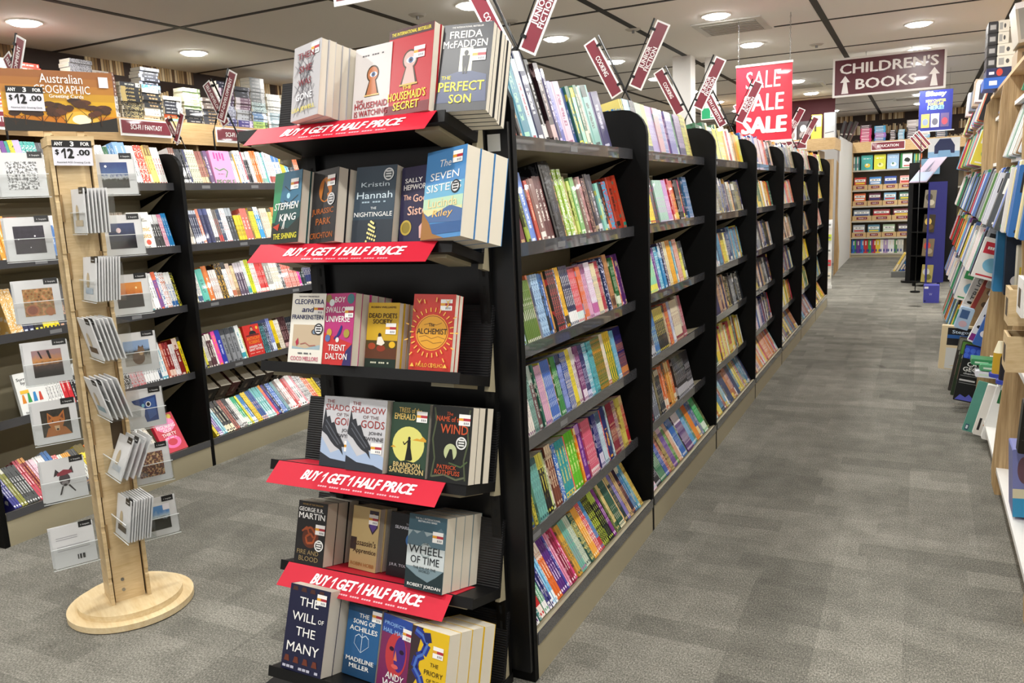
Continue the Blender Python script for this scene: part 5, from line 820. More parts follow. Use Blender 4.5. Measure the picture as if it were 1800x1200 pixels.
def pic_mat(i, stops, sc, kind='noise', hor=None):
    g = G(mat('card_picture_%d' % i, rough=.3)); p = g.co('Generated'); x, y, z = g.sep(p)[:3]
    n = g.noise(g.mp(p, (sc, 1, sc)), 4, 5, ro=.65)
    if kind == 'cells':
        v = g.n('ShaderNodeTexVoronoi'); g.put(v.inputs['Vector'], g.mp(p, (sc, .01, sc))); v.inputs['Scale'].default_value = 5; n = g.ma('ADD', g.ma('MULTIPLY', v.outputs[0], .9), g.ma('MULTIPLY', n, .25))
    if hor is not None:
        n = g.ma('ADD', g.ma('MULTIPLY', n, .35), g.ma('MULTIPLY', z, .75))
    return g.base(g.ramp(n, stops))
def card(i, M, lab, pic=None, extra=None, n=0, w=.133, h=.142, th=.003, tabs=True):
    o = empty('greeting_card', M=M, label=lab, cat='greeting card', group='greeting cards in the spinner pockets')
    MB().box((-w / 2, 0, 0), (w / 2, th, h), MOUNT).build('mount', o)
    if pic: MB().box((-w * .33, -.0006, h * .16), (w * .33, -.0002, h * .8), pic).build('picture', o)
    if extra: mb = MB(); extra(mb, w, h); mb.build('printed_motif', o)
    if tabs:
        mb = MB().box((w * .16, -.0012, h * .885), (w * .47, -.0007, h * 1.03), ink('141414')); mb.text('A  Geographic', w * .315, h * .94, w * .22, h * .045, ink('e8e8e8'), -.0016, 0, .004); mb.build('brand_tab', o, label='small black paper tab')
    return o
def lit(*L):
    def f(mb, w, h):
        y = -.0008
        for l in L:
            y -= .0001
            if l[0] == 'e': mb.disc((l[1] * w, y, l[2] * h), l[3] * w, l[4] * h, ink(l[5]), 16)
            elif l[0] == 'p': mb.poly([(a * w, y, b * h) for a, b in l[1]], ink(l[2]))
            elif l[0] == 'l':
                for q in range(l[1]): mb.poly([(-.4 * w, y, h * (l[2] - q * .05)), (l[3] * w, y, h * (l[2] - q * .05)), (l[3] * w, y, h * (l[2] - q * .05 + .015)), (-.4 * w, y, h * (l[2] - q * .05 + .015))], ink(l[4]))
    return f
LCARD = [('black and white landscape card', pic_mat(1, [(.3, '#101010'), (.45, '#5a5a5a'), (.55, '#e8e8e8'), (.75, '#c8c8c8')], 3), None),
 ('dark purple night sky card', pic_mat(2, [(.3, '#15121a'), (.6, '#2a2230'), (.8, '#4a3a4c')], 1.5), lit(('e', -.24, .5, .015, .016, 'f0f0f0'), ('e', .12, .56, .02, .02, 'f4f0f4'), ('e', 0, .3, .012, .012, 'e0d8e0'))),
 ('orange microscopic pattern card', pic_mat(3, [(.25, '#5a4a28'), (.45, '#a86a3a'), (.6, '#8a7a4a'), (.8, '#c88a5a')], 1.6, 'cells'), lit(('e', -.16, .3, .15, .13, 'b06a44'), ('e', -.16, .3, .11, .1, '8a4a34'), ('e', .22, .24, .1, .1, 'a8683c'))),
 ('bare black trees at dusk card', pic_mat(4, [(.3, '#1a1618'), (.5, '#4a3430'), (.62, '#c88a4a'), (.8, '#9a7a7a')], 1.4, 'noise', 1), lit(('p', [(-.2, .78), (-.14, .6), (-.1, .6), (-.16, .78)], '181214'), ('p', [(0, .78), (.05, .58), (.1, .58), (.06, .78)], '181214'))),
 ('ginger dingo card', pic_mat(5, [(.3, '#1c1a16'), (.6, '#38332a'), (.8, '#4a4436')], 1), lit(('p', [(-.28, .16), (-.2, .36), (0, .42), (.2, .34), (.32, .16)], 'a8642c'), ('p', [(-.2, .5), (-.18, .74), (-.06, .62), (.06, .62), (.2, .76), (.2, .52), (.12, .34), (0, .3), (-.12, .34)], 'b06a30'), ('p', [(-.06, .4), (.06, .4), (.05, .28), (-.03, .28)], 'd8b48a'), ('e', .01, .31, .03, .025, '181210'), ('e', -.08, .52, .016, .014, '140e0a'), ('e', .09, .52, .016, .014, '140e0a'), ('p', [(-.17, .54), (-.16, .68), (-.1, .6)], '6a3a20'), ('p', [(.1, .6), (.17, .69), (.17, .54)], '6a3a20'))),
 ('grey sketched devil face card', None, lit(('e', 0, .5, .13, .16, '4a4446'), ('p', [(-.24, .6), (-.18, .78), (-.08, .66)], '3a3436'), ('p', [(.08, .66), (.2, .8), (.22, .62)], '3a3436'), ('p', [(-.16, .66), (0, .74), (.18, .7), (.2, .64), (0, .6), (-.16, .6)], '8a3a44'), ('e', 0, .4, .08, .07, '8a8486'), ('e', 0, .36, .04, .03, '181418'), ('p', [(-.08, .34), (-.16, .14), (-.12, .14), (-.04, .34)], '2a2628'), ('p', [(.06, .34), (.2, .16), (.22, .18), (.1, .36)], '2a2628'))),
 ('white card back with small print', None, lit(('l', 2, .72, .1, '9a9a9e'), ('l', 3, .5, .36, 'a8a8ac'), ('p', [(.04, .12), (.22, .12), (.22, .24), (.04, .24)], '2a2a2c'), ('p', [(.07, .12), (.09, .12), (.09, .24), (.07, .24)], 'd6d6d6'), ('p', [(.14, .12), (.16, .12), (.16, .24), (.14, .24)], 'd6d6d6')))]
RCARD = [('alpine lake at blue dusk card', pic_mat(11, [(.28, '#14160f'), (.42, '#2c3020'), (.5, '#c8ccd0'), (.58, '#3f5a8a'), (.85, '#2a3f78')], 1.6, 'noise', 1), lit(('e', -.2, .7, .03, .03, 'f8f8f4'))),
 ('full moon over dark trees card', pic_mat(12, [(.35, '#0e1016'), (.55, '#1c2440'), (.8, '#28345c')], 2, 'noise', 1), lit(('e', -.08, .62, .06, .065, 'd8c0c0'))),
 ('orange desert sunset card', pic_mat(13, [(.44, '#16110e'), (.56, '#2c1c16'), (.62, '#c8702a'), (.8, '#d88a3a')], 1.2, 'noise', 1), lit(('e', .18, .66, .025, .028, 'f8e0a0'))),
 ('quokka on pale sand card', pic_mat(14, [(.3, '#a8a49c'), (.45, '#8a867c'), (.55, '#2c3228'), (.7, '#8aa4c8')], 2, 'noise', 1), lit(('e', .02, .36, .16, .18, '6a5340'), ('e', .1, .52, .09, .12, '7a6048'), ('p', [(.03, .6), (.05, .68), (.09, .62)], '5a4434'), ('p', [(.12, .62), (.16, .68), (.18, .6)], '5a4434'), ('e', .1, .46, .05, .05, 'b89a70'), ('e', .13, .5, .012, .012, '101010'))),
 ('blue feathered bird eye card', None, lit(('p', [(-.3, .74), (.34, .82), (.34, .16), (.02, .14), (-.02, .3), (.02, .5), (-.14, .6), (-.24, .64)], '26407a'), ('p', [(0, .7), (.3, .76), (.3, .3), (.1, .2), (.06, .5)], '3a5a98'), ('e', .12, .6, .07, .075, 'd8dce0'), ('e', .12, .6, .045, .05, '14161c'), ('e', -.02, .58, .04, .05, '7ab0c0'))),
 ('dotted red and green artwork card', pic_mat(16, [(.2, '#2c2420'), (.4, '#7a3a44'), (.55, '#4a5a4a'), (.7, '#a86a4a'), (.85, '#c8b08a')], 3, 'cells'), None),
 ('blue sky over a dark plain card', pic_mat(17, [(.38, '#26261e'), (.5, '#3c3a30'), (.58, '#b8c8d0'), (.75, '#5a8ac0')], 1, 'noise', 1), lit(('p', [(.16, .66), (.34, .66), (.34, .82), (.16, .82)], 'e8e4ea')))]
for i in range(7):
    lean = Matrix.Rotation(R(-9), 4, 'X')
    z = 1.525 - .207 * i if i < 6 else .25
    M = SPT @ Matrix.Translation((-.152 - (.006 if i else 0), -.05, z - .012)); pocket(M, .146, .135, .03)
    lb, pm, ex = LCARD[i]; C0 = M @ Matrix.Translation((0, -.024, .004)) @ lean
    card(i, C0, lb + ' facing out before the spinner post', pm, ex)
    for q in range(2): card(i, C0 @ Matrix.Translation((-.003 * (q + 1), .006 * (q + 1), .002)), '%s plain card behind the %s' % (ordn(q + 1), lb), None, None, tabs=False)
    z = 1.525 - .213 * i
    M = SPT @ Matrix.Translation((.137, .02, z - .012)); pocket(M, .146, .135, .03)
    lb, pm, ex = RCARD[i]; C0 = M @ Matrix.Translation((0, -.024, .004)) @ lean
    card(i, C0, lb + ' facing out beyond the spinner post', pm, ex)
    for q in range(2): card(i, C0 @ Matrix.Translation((.003 * (q + 1), .006 * (q + 1), .002)), '%s plain card behind the %s' % (ordn(q + 1), lb), None, None, tabs=False)
for i, (n, sl) in enumerate(((7, 2), (9, 6), (6, -12), (5, -14), (4, 24), (9, 10))):
    z = (1.39, 1.165, .965, .76, .545, .32)[i]
    M = SPT @ Matrix.Translation((.02, -.055, z)) @ Matrix.Rotation(R(-84), 4, 'Z') @ Matrix.Translation((.08, 0, 0))
    pocket(M @ Matrix.Translation((0, .045, -.004)), .16, .13, .095)
    for q in range(n):
        Mq = M @ Matrix.Translation((.002 * (q % 3), -.046 + q * (.08 / n), 0)) @ Matrix.Rotation(R(-sl), 4, 'X')
        card(20 + i, Mq, '%s card in the %s side pocket down the spinner post' % (ordn(q + 1), ordn(i + 1)), None, lit(('e', -.1, .45, .12, .2, 'b8a88a'), ('p', [(-.3, .16), (.3, .16), (.3, .3), (-.3, .3)], ('c8b8a0', 'a8b8c8', '4a3a30', '7a9aa8', 'b8c0c8', '3a3a3a')[i])) if q == 0 else None, w=.142, h=.145, th=.0045, tabs=(q in (0, 1)))
# ------------------------------------------------------------------ wooden toy and activity shelving on the other side of the aisle
PROF = [(.352, 0), (.338, .05), (.334, .12), (.346, .33), (.368, .62), (.397, .9), (.405, 1.05), (.392, 1.28), (.376, 1.58), (.38, 1.86), (.392, 1.96), (.42, 2.0), (1.0, 2.0), (1.0, 0)]
RY = [2.82, 4.165, 5.51, 6.86, 8.21, 9.56]
RZ = [.13, .555, .86, 1.2, 1.545, 1.86]
for i in range(5):
    y0, y1 = RY[i], RY[i + 1]
    o = empty('toy_shelving', (.6, y0, 0), label='oak shelving bay with curved uprights across the aisle, %s from the front' % ladj[i], cat='shelving', group='oak shelving bays for toys and kits'); bpy.context.view_layer.update()
    MB().prism(PROF, y1 - .022, y1, OAKV, 'y').build('side_panel', o, M=Matrix())
    if i == 0: MB().prism(PROF, y0 - .022, y0, OAKV, 'y').build('side_panel', o, M=Matrix())
    MB().box((.96, y0, .05), (.985, y1 - .022, 2.0), OAKH).build('back_panel', o, M=Matrix())
    for k, z in enumerate(RZ):
        if i == 1 and k == 2: continue
        zz = {(0, 1): .63, (1, 1): .40}.get((i, k), z); xf = .352 if k == 0 else .45 if (i <= 2 and k >= 4) else .40
        MB().prism([(xf, zz), (.95, zz - .03), (.95, zz - .052), (xf, zz - .022)], y0, y1 - .0225, WHITE, 'y').build('shelf', o, M=Matrix())
    MB().box((.38, y0, 0), (.40, y1 - .0225, .1), OAKV).build('kick_board', o, M=Matrix())
    MB().prism([(.42, 2.0), (.97, 2.0), (.97, 2.02), (.42, 2.02)], y0, y1, OAKH, 'y').build('top_board', o, M=Matrix())
def slab(name, lab, cat, x, y, z, w, h, d, lean, col, ops=(), grp=None, mt=None):
    """a box or book standing on a shelf, its near face to the shop front, top tilted away from the aisle by lean"""
    c, s = math.cos(R(lean)), math.sin(R(lean)); F = frame((x, y, z), (c, 0, -s), (0, 1, 0), (s, 0, c))
    mb = MB(); b = .004
    mb.prism([(b, 0), (w - b, 0), (w, b), (w, h - b), (w - b, h), (b, h), (0, h - b), (0, b)], 0, d, mt or ink(col), 'y'); art(mb, ops, w, h, -.0004)
    return mb.build(name, M=F, label=lab, cat=cat, group=grp)
def tt(s, c='f4f2ee', z=.8, w=.8, h=.12): return ('t', s, .5, z, w, h, c)
rk = random.Random(11)
ADJ = {}
def kit_row(bayi, k, y0, y1, cols, name, cat, proud=.03, h0=.22, h1=.3, d0=.016, d1=.05, lean=16, w0=.16, w1=.22):
    y = y0; q = 0; zz = {(0, 1): .63, (1, 1): .40}.get((bayi, k), RZ[k])
    while y < y1:
        d = rk.uniform(d0, d1); h = rk.uniform(h0, h1); w = rk.uniform(w0, w1); c = cols[q % len(cols)]; a = rk.choice(['f4f0e6', 'e8c040', 'c83040', '2a5fa8', '3a9a5a', '18181c'])
        if y + d > y1: break
        ops = [('r', .08, .62, .92, .9, a), ('e', .5, .36, .3, .18, rk.choice(['e8d8b0', '7ab8d8', 'd86a5a', '5a9a5a'])), ('r', .1, .06, .7, .1, a), ('d', .5, .76, .64, .07, 'f4f4f0' if a in ('c83040', '2a5fa8', '3a9a5a', '18181c') else '202024')]
        slab(name, '%s %s, %s from front, %s shelf up, %s oak bay' % (cname(c), cat, ordn(q + 1), ordn(k + 1), ladj[bayi]), cat, .365 - proud - rk.uniform(0, .03) + h * 0, y, zz + .008, w, h, d - .002, lean, c, ops, 'activity books and kits on the oak shelving')
        y += d; q += 1
K1 = ['e8d84a', '2a2a30', 'c8302c', '6ab0e0', 'f0f0ea', '3a9a5a', '8a4a9a', 'f08a30']; K2 = ['f0eeea', '8a8e94', '3a3a44', 'd8d0c4', '5a7ab8', '3a8a58', 'e8e8ec', 'c83a3a']; K3 = ['1c1c20', '8ac8e8', 'c82a3a', 'f08030', 'e86a98', '2a3a7a', 'a8d050', 'f0e8d8']
for b in (2, 3, 4):
    if b == 2:
        kit_row(b, 5, RY[b] + .8, RY[b + 1] - .3, K2, 'activity_book', 'activity book', -.1, .16, .22, .03, .05); kit_row(b, 4, RY[b] + .1, RY[b] + .5, ['e8c83a', 'f0eeea', '8a8a8e'], 'activity_book', 'activity book', -.09, .16, .24, .03, .06)
    else:
        kit_row(b, 5, RY[b] + .1, RY[b + 1] - .06, K3, 'activity_book', 'activity book', .0, .2, .27, .02, .05)
        kit_row(b, 4, RY[b] + .05, RY[b + 1] - .05, K1, 'activity_book', 'activity book', .03, .24, .3, .02, .05)
    kit_row(b, 3, RY[b] + .04, RY[b + 1] - .05, K2, 'craft_kit', 'craft kit', .04, .26, .31, .02, .06)
    kit_row(b, 2, RY[b] + .04, RY[b + 1] - .05, K1 if b > 2 else K2, 'craft_kit', 'craft kit', .07, .24, .3, .02, .07)
    if b > 2: kit_row(b, 1, RY[b] + .04, RY[b + 1] - .05, K2, 'craft_kit', 'craft kit', .1, .2, .27, .03, .07)
    if b > 2: kit_row(b, 0, RY[b] + .04, RY[b + 1] - .05, K1, 'boxed_puzzle', 'boxed puzzle', .1, .24, .32, .03, .08)
kit_row(1, 5, RY[1] + .1, RY[2] - .5, K2, 'activity_book', 'activity book', -.09, .2, .24, .02, .04)
kit_row(1, 4, RY[1] + .1, RY[2] - .06, ['e8e8e4', '2a78b8', 'd8d8d4', '8a6a4a', 'a8c8b8'], 'activity_book', 'activity book', -.06, .26, .32, .02, .05)
kit_row(1, 3, RY[1] + .1, RY[2] - .06, ['4a4e50', '6a9a5a', '2c2c34', '3a6ac8', 'b8b8b8', 'd8d8dc'], 'craft_kit', 'craft kit', .05, .26, .3, .03, .07)
kit_row(0, 4, 3.3, RY[1] - .06, K2, 'activity_book', 'activity book', -.09, .24, .3, .02, .05)
kit_row(0, 3, 3.5, RY[1] - .06, ['2a6ab0', 'e8d8a0', 'd8d8dc', 'b8a088'], 'boxed_puzzle', 'boxed puzzle', .03, .26, .3, .04, .07, 6)
# singled-out boxes and bags
slab('science_kit', 'teal blue kit box with dark panel over the low white shelf, second oak bay', 'kit box', .362, 5.05, .835, .14, .36, .1, 2, '2a78a8', [('r', .45, 0, 1, .92, '16283c'), ('d', .7, .84, .44, .04, 'c83a30')])
slab('science_kit', 'navy kit box printed with a white lighthouse, in front of the teal blue kit', 'kit box', .405, 4.93, .83, .13, .34, .09, 0, '16263c', [('p', [(.5, .5), (.6, .5), (.58, .76), (.52, .76)], 'f0f0ec'), ('r', .4, .47, .72, .5, 'e0c040'), ('e', .4, .22, .2, .08, 'e8e8ec'), ('e', .4, .1, .2, .05, '5a7a98')])
slab('science_kit', 'dark box with red and white round marks on top of the blue kits', 'kit box', .395, 5.2, 1.17, .15, .08, .16, 0, '101c34', [('r', 0, .7, 1, 1, '3a80c8'), ('e', .3, .4, .1, .2, '8ab0c8'), ('e', .6, .4, .1, .2, 'd84a40')])
slab('science_kit', 'pale yellow and white box next to the navy lighthouse kit', 'kit box', .44, 4.72, .84, .16, .26, .1, 0, 'e0dcc8', [('r', .06, .1, .5, .6, 'e8d040'), ('r', .5, .3, .9, .9, 'c8d0d0')])
for q, c in enumerate(('c8a030', '202028', '38302c')):
    F = Matrix.Translation((.40 + .02 * q, 4.86 - .16 * q, .405)); o = empty('slime_tub', M=F, label=('gold and white', 'black', 'dark bronze')[q] + ' slim tub on the low white shelf of the second oak bay', cat='tub', group='tubs on the low white shelf')
    MB().cyl((0, 0), .035, .03, 0, .13, ink(c), 16).build('body', o); MB().cyl((0, 0), .03, .012, .1305, .19, ink(('f0e8c8', '101014', '8a8a8e')[q]), 16).build('cap', o); MB().cyl((0, 0), .046, .046, 0.0, .02, ink(('3a48a8', '3a48a8', 'd8a080')[q]), 16).build('base', o)
slab('workbook', 'large sea green board book leaning at the bottom of the second oak bay', 'workbook', .255, 5.12, .03, .17, .3, .018, 14, '5a9a8a', [('r', .38, .62, .62, .84, '16201e'), ('l', 0)][:1] + [('r', .3, .3 + .05 * q, .62, .315 + .05 * q, '2c5a50') for q in range(6)] + [('r', .45, .12, .7, .27, 'd8c860'), ('r', .06, .03, .16, .14, '24406a'), ('r', .08, .05, .14, .12, 'e0e8e8')])
slab('workbook', 'white and green boxed kit in front of the sea green board book', 'workbook', .335, 4.86, .06, .16, .3, .05, 12, 'e8e8e4', [('r', .12, .7, 1, .95, '1c6a3c'), ('t', 'C', .4, .82, .2, .1, 'f0f0ec'), ('e', .5, .1, .22, .1, '2f8a4a'), ('e', .6, .4, .05, .03, 'a03030')])
slab('workbook', 'white kit with an orange giraffe print between the green kits', 'workbook', .30, 4.98, .05, .15, .29, .04, 13, 'e4e0d8', [('w', [(.3, .2), (.4, .6), (.46, .9), (.6, .86)], .06, 'c87838'), ('r', .08, .1, .16, .34, '202020'), ('r', .3, .04, .38, .2, '202020')])
for q, (c, l) in enumerate((('3a8a5a', 'green patterned'), ('e8e8f0', 'white'), ('5aa878', 'mint striped'))):
    slab('boxed_puzzle', l + ' flat box lying above the sea green board book', 'boxed puzzle', .29 + .02 * q, 5.16 + .06 * (q == 0), .335 + .038 * (q != 1) + .02 * (q == 0), .17, .034, .12, 4, c, [('r', .1, .3, .5, .6, 'd8e8d8'), ('r', .6, .4, .9, .7, 'c8d8c8')])
slab('wooden_kit', 'pale wooden dinosaur kit box with black label jutting into the aisle', 'kit box', .145, 6.16, .17, .3, .3, .06, 3, 'dcc8a0', [('r', .12, .56, 1, .96, '1c1c1e'), ('r', .12, .72, 1, .8, '2a5a9a'), ('t', 'Stegosaurus', .56, .86, .7, .1, 'c8d8e8'), ('t', 'wooden kit', .7, .76, .44, .05, 'e8f0f8'), ('r', .12, .02, 1, .5, 'd0d0cc'), ('p', [(.2, .08), (.5, .14), (.7, .3), (.95, .36), (.95, .1)], 'd0b878')])
for q in range(3):
    slab('crystal_kit', ('black cave geode bag with blue scales, frontmost of three', 'green-topped bag behind the blue-scaled geode bag', 'dark patterned bag, rearmost of the three hanging kits')[q], 'crystal kit', .222 - .012 * q, 5.62 + .1 * q, .085 + .006 * q, .16, .36, .02, 9, ('141416', '2c3a26', '3a3430')[q], [('r', .02, .76, 1, .98, ('2a4ac0', '5a8a3a', '7a7a6a')[q])] + ([('e', .1 + .2 * i, .81 + .09 * (j % 2), .09, .045, '4a70e0') for i in range(5) for j in range(2)] + [('t', 'CAVE\nGEODE', .52, .62, .84, .17, 'f4f4f0'), ('t', 'chemical kit', .5, .50, .7, .035, 'd8d8d8'), ('r', .06, .45, .7, .46, '8a8a8a'), ('r', .06, .36, .6, .39, 'c8c8c8'), ('r', .06, .32, .9, .33, '8a8a8a'), ('p', [(.05, .02), (.2, .12), (.4, .08), (.5, .14), (.7, .06), (.9, .12), (.95, .02)], '5a60c0')] if q == 0 else [('r', .1, .68, .9, .74, 'd8d8c8'), ('r', .1, .3, .3, .6, '8a6a5a')]), 'hanging crystal kits')
slab('toy_box', 'silver truck box lettered up its side on the second shelf of the third oak bay', 'toy box', .262, 6.3, .55, .09, .32, .07, 20, 'c8c8c8', [('r', 0, 0, 1, .18, 'e8e8ea'), ('e', .4, .24, .2, .03, '202020'), ('t', 'TRUCK', .5, .6, 2.1, .11, '5a5c60', 0, .02, 90)])
slab('board_game', 'brown cardboard game box with red edge leaning on the silver truck box', 'board game', .30, 6.12, .555, .17, .32, .06, 22, 'a88660', [('r', 0, 0, .16, 1, 'a03a34'), ('r', .66, .66, 1, .98, '8a1c2c'), ('e', .4, .3, .12, .06, '5a4430'), ('e', .6, .42, .1, .05, '5a4430'), ('e', .36, .56, .1, .05, '6a5440'), ('p', [(.5, .02), (.98, .02), (.98, .3)], 'd0c8b8')])
slab('toy_box', 'long white box with magenta square leaning on the oak upright', 'toy box', .285, 5.64, .46, .06, .34, .04, 22, 'e8e8e8', [('r', .05, .03, .95, .16, '8a2a80'), ('r', .3, .9, 1, 1, '18181a'), ('r', .3, .5, .7, .54, '202024'), ('e', .4, .3, .2, .03, '202024')])
slab('toy_box', 'bright blue box under the long white box', 'toy box', .31, 5.58, .45, .07, .26, .03, 20, '3a68b8', [('e', .5, .3, .3, .08, 'e8e8f0'), ('e', .7, .7, .2, .06, 'c86a3a')])
slab('toy_box', 'small pale blue picture box at the foot of the brown game box', 'toy box', .22, 5.9, .5, .08, .14, .07, 16, 'a8c0d8', [('r', .1, .5, .7, .9, '3a5a88'), ('e', .5, .25, .3, .15, 'c8a8b0')])
slab('craft_kit', 'white and green dinosaur stamp pack in the third oak bay', 'craft kit', .325, 6.2, .86, .13, .3, .04, 8, 'eceae4', [('r', 0, .76, 1, 1, '5a9a24'), ('e', .3, .62, .12, .05, '6a3a4a'), ('e', .6, .6, .2, .06, '8a8a5a'), ('e', .55, .42, .2, .05, 'a0a06a'), ('e', .4, .28, .3, .05, '8a6a50'), ('e', .4, .12, .16, .06, '8aa878')])
BAG = mk_clear('clear_bag', '#e8eaec', .3, .2)
for q in range(3):
    slab('glider_bag', 'clear bag of white foam planes, %s from the front in the third oak bay' % ordn(q + 1), 'toy bag', .375 + .01 * q, 6.02 - .12 * q, .80 - .04 * q, .09, .36, .03, 18, 'd8d8dc', [('w', [(.3, .1), (.4, .5), (.5, .9)], .08, 'f4f4f4'), ('w', [(.6, .1), (.66, .5), (.7, .9)], .06, 'c8b8a8'), ('r', .1, .92, .9, .99, 'a8acb0')], 'bagged foam planes')
# timber trays and boxes nearest the camera
for q, (y, z, x) in enumerate(((3.62, .87, .318), (3.42, .93, .34), (3.6, .69, .318))):
    F = Matrix.Translation((x, y, z)); o = empty('timber_tray', M=F, label=('open timber tray at mid height of the first oak bay', 'pale timber tray with printed front, ahead of the other trays', 'lowest timber tray of the first oak bay')[q], cat='tray', group='timber trays in the first oak bay')
    T = WOOD if q != 1 else WHITE
    MB().box((0, 0, 0), (.012, .17, .14), T).build('side', o); MB().box((.24, 0, 0), (.252, .17, .14), T).build('side', o); MB().box((.012, 0, 0), (.24, .01, .14), T).build('side', o); MB().box((.012, .16, 0), (.24, .17, .14), T).build('side', o)
    MB().box((.012, .01, 0), (.24, .16, .008), T).build('floor', o); MB().box((-.001, .05, .03), (0, .12, .1), ink('4a4038')).build('label_plate', o)
slab('game_box', 'black game box on its edge in the first oak bay', 'game box', .356, 3.42, .42, .2, .2, .06, 3, '141414', [('r', .04, .5, .9, .52, '3a3a3a'), ('r', .04, .25, .9, .27, '3a3a3a'), ('r', .2, .02, .5, .16, 'c8c8d0')])
slab('game_box', 'lilac and cyan box standing on the lowest white board', 'game box', .362, 3.5, .14, .2, .27, .16, -3, '7a80b8', [('r', 0, 0, 1, .28, '2a90c0'), ('r', 0, .28, 1, .42, 'd8d0b0'), ('e', .2, .7, .12, .2, '6a4a58')])
# goods on top of the oak shelving
for q in range(4): slab('board_game', 'black-spined game lying on the oak shelving top, %s from bottom' % ordn(q + 1), 'board game', .352, 6.4, 2.155 + .074 * q, .055, .072, .26, 0, '1c1c1e', [('r', .1, .2, .9, .8, '3a3a3c'), ('r', .2, .3, .8, .7, 'a8a8a8')], 'games stacked on the oak shelving')
for q in range(4): slab('board_game', 'white game beside the black-spined games, %s from bottom' % ordn(q + 1), 'board game', .409, 6.38, 2.155 + .074 * q, .06 + .04 * (q < 2), .072, .26, 0, 'd8d4c8', [('r', .1, .2, .4, .8, '9a9a98'), ('e', .6, .5, .1, .2, '4a4a4a')], 'games stacked on the oak shelving')
slab('board_game', 'blue game box with white panel under the stacked games', 'board game', .34, 6.36, 2.022, .15, .07, .3, 0, '2a60c0', [('r', .2, .3, .5, .7, 'f0f0f0')]); slab('board_game', 'navy and red game box under the stacked games', 'board game', .352, 6.37, 2.094, .15, .058, .3, 0, '1c2450', [('e', .5, .5, .12, .4, 'c84030'), ('r', .1, .3, .3, .6, 'e8e8f0')])
for q, (y, c) in enumerate(((7.3, 'e0e0e0'), (7.7, 'b8a890'), (8.2, '8a9ab0'), (8.8, 'd8d8d8'))): slab('toy_box', '%s toy box on the oak shelving top, %s beyond the stacked games' % (cname(c), ordn(q + 1)), 'toy box', .34, y, 2.022, .2, .16 + .05 * (q % 2), .2, 4, c, [('r', .1, .1, .4, .8, '3a3a40'), ('w', [(.5, .2), (.7, .6), (.6, .8)], .06, '20242a'), ('e', .3, .6, .12, .12, 'e8e8e8')])
slab('toy_box', 'clear-fronted display box on the oak shelving top nearest the camera', 'toy box', .42, 5.1, 2.12, .25, .2, .3, -8, 'b0a898', [('r', .05, .08, .6, .9, '8a8880'), ('r', 0, .85, 1, 1, 'e8e8e8')]); slab('toy_box', 'brown carton below the clear-fronted display box', 'toy box', .43, 5.25, 2.022, .22, .09, .3, 0, 'a08a6a', [('r', .1, .2, .4, .8, '6a5a44')])
slab('toy_box', 'red-topped box beside the clear-fronted display box', 'toy box', .47, 4.75, 2.35, .2, .1, .25, 0, 'b03028', [('e', .5, .5, .2, .3, 'e8e0d8')]); slab('framed_print', 'grey framed print leaning on the oak shelving top', 'print', .43, 5.5, 2.022, .1, .18, .02, 10, 'c8c4bc', [('r', .1, .1, .9, .9, '7a7c80'), ('w', [(.3, .2), (.5, .6), (.6, .8)], .08, 'a8acb0')])

# ------------------------------------------------------------------ education shelving on the end wall
EY = 17.8; o = empty('education_shelving', (-.6, EY, 0), label='pale oak shelving of school workbooks on the end wall under an EDUCATION sign', cat='shelving'); bpy.context.view_layer.update()
MB().box((-1.26, EY - .02, 2.075), (1.4, EY + .0, 2.28), OAKH).build('fascia', o, M=Matrix()); MB().box((-1.26, EY, 2.255), (1.4, EY + .5, 2.279), OAKH).build('top_deck', o, M=Matrix())
for x in (-1.27, .1, 1.38): MB().box((x, EY, 0), (x + .022, EY + .48, 2.25), OAKH).build('side_panel', o, M=Matrix())
MB().box((-1.25, EY + .46, 0), (1.38, EY + .48, 2.25), mat('edu_back', '#8a7f6c', .7)).build('back_panel', o, M=Matrix())
EZ = [1.735, 1.345, 1.03, .735, .405, .085]
for z in EZ:
    for xa, xb in ((-1.248, .1), (.122, 1.38)): MB().box((xa, EY + .02, z - .03), (xb, EY + .46, z), mat('edu_shelf', '#b9b2a4', .5)).build('shelf', o, M=Matrix())
MB().box((-1.248, EY + .03, 0), (1.38, EY + .05, .06), CREAM).build('plinth', o, M=Matrix())
header_sign((-.62, EY - .021, 2.177), 0, 'EDUCATION', .6, .17, 'maroon EDUCATION sign on the fascia of the end wall shelving')
for q, (c, a, m, lab) in enumerate((('4aa8a0', 'e0c040', 'd8e8d8', 'teal'), ('d8d840', 'e8e8a0', '8a8a50', 'yellow-green'), ('a8c8e8', 'f0f4f8', '5a8a78', 'pale blue'), ('2f8a4a', 'f0f0ee', '18241c', 'green and white'))):
    slab('workbook', lab + ' school workbook standing face out under the EDUCATION fascia', 'workbook', -1.1 + .235 * q, EY + .08, EZ[0], .21, .29, .02, 0, c, [('r', .15, .05, .9, .9, c), ('e', .55, .3, .25, .14, a), ('e', .5, .36, .1, .07, m), ('d', .5, .76, .6, .05, 'f4f4f4')] if q < 3 else [('r', .18, .06, .98, .96, 'f0f0ee'), ('p', [(.3, .5), (.4, .66), (.6, .7), (.8, .6), (.82, .48), (.7, .4), (.5, .42)], '18241c'), ('r', .3, .12, .8, .2, 'c84a40')], 'face-out school workbooks')
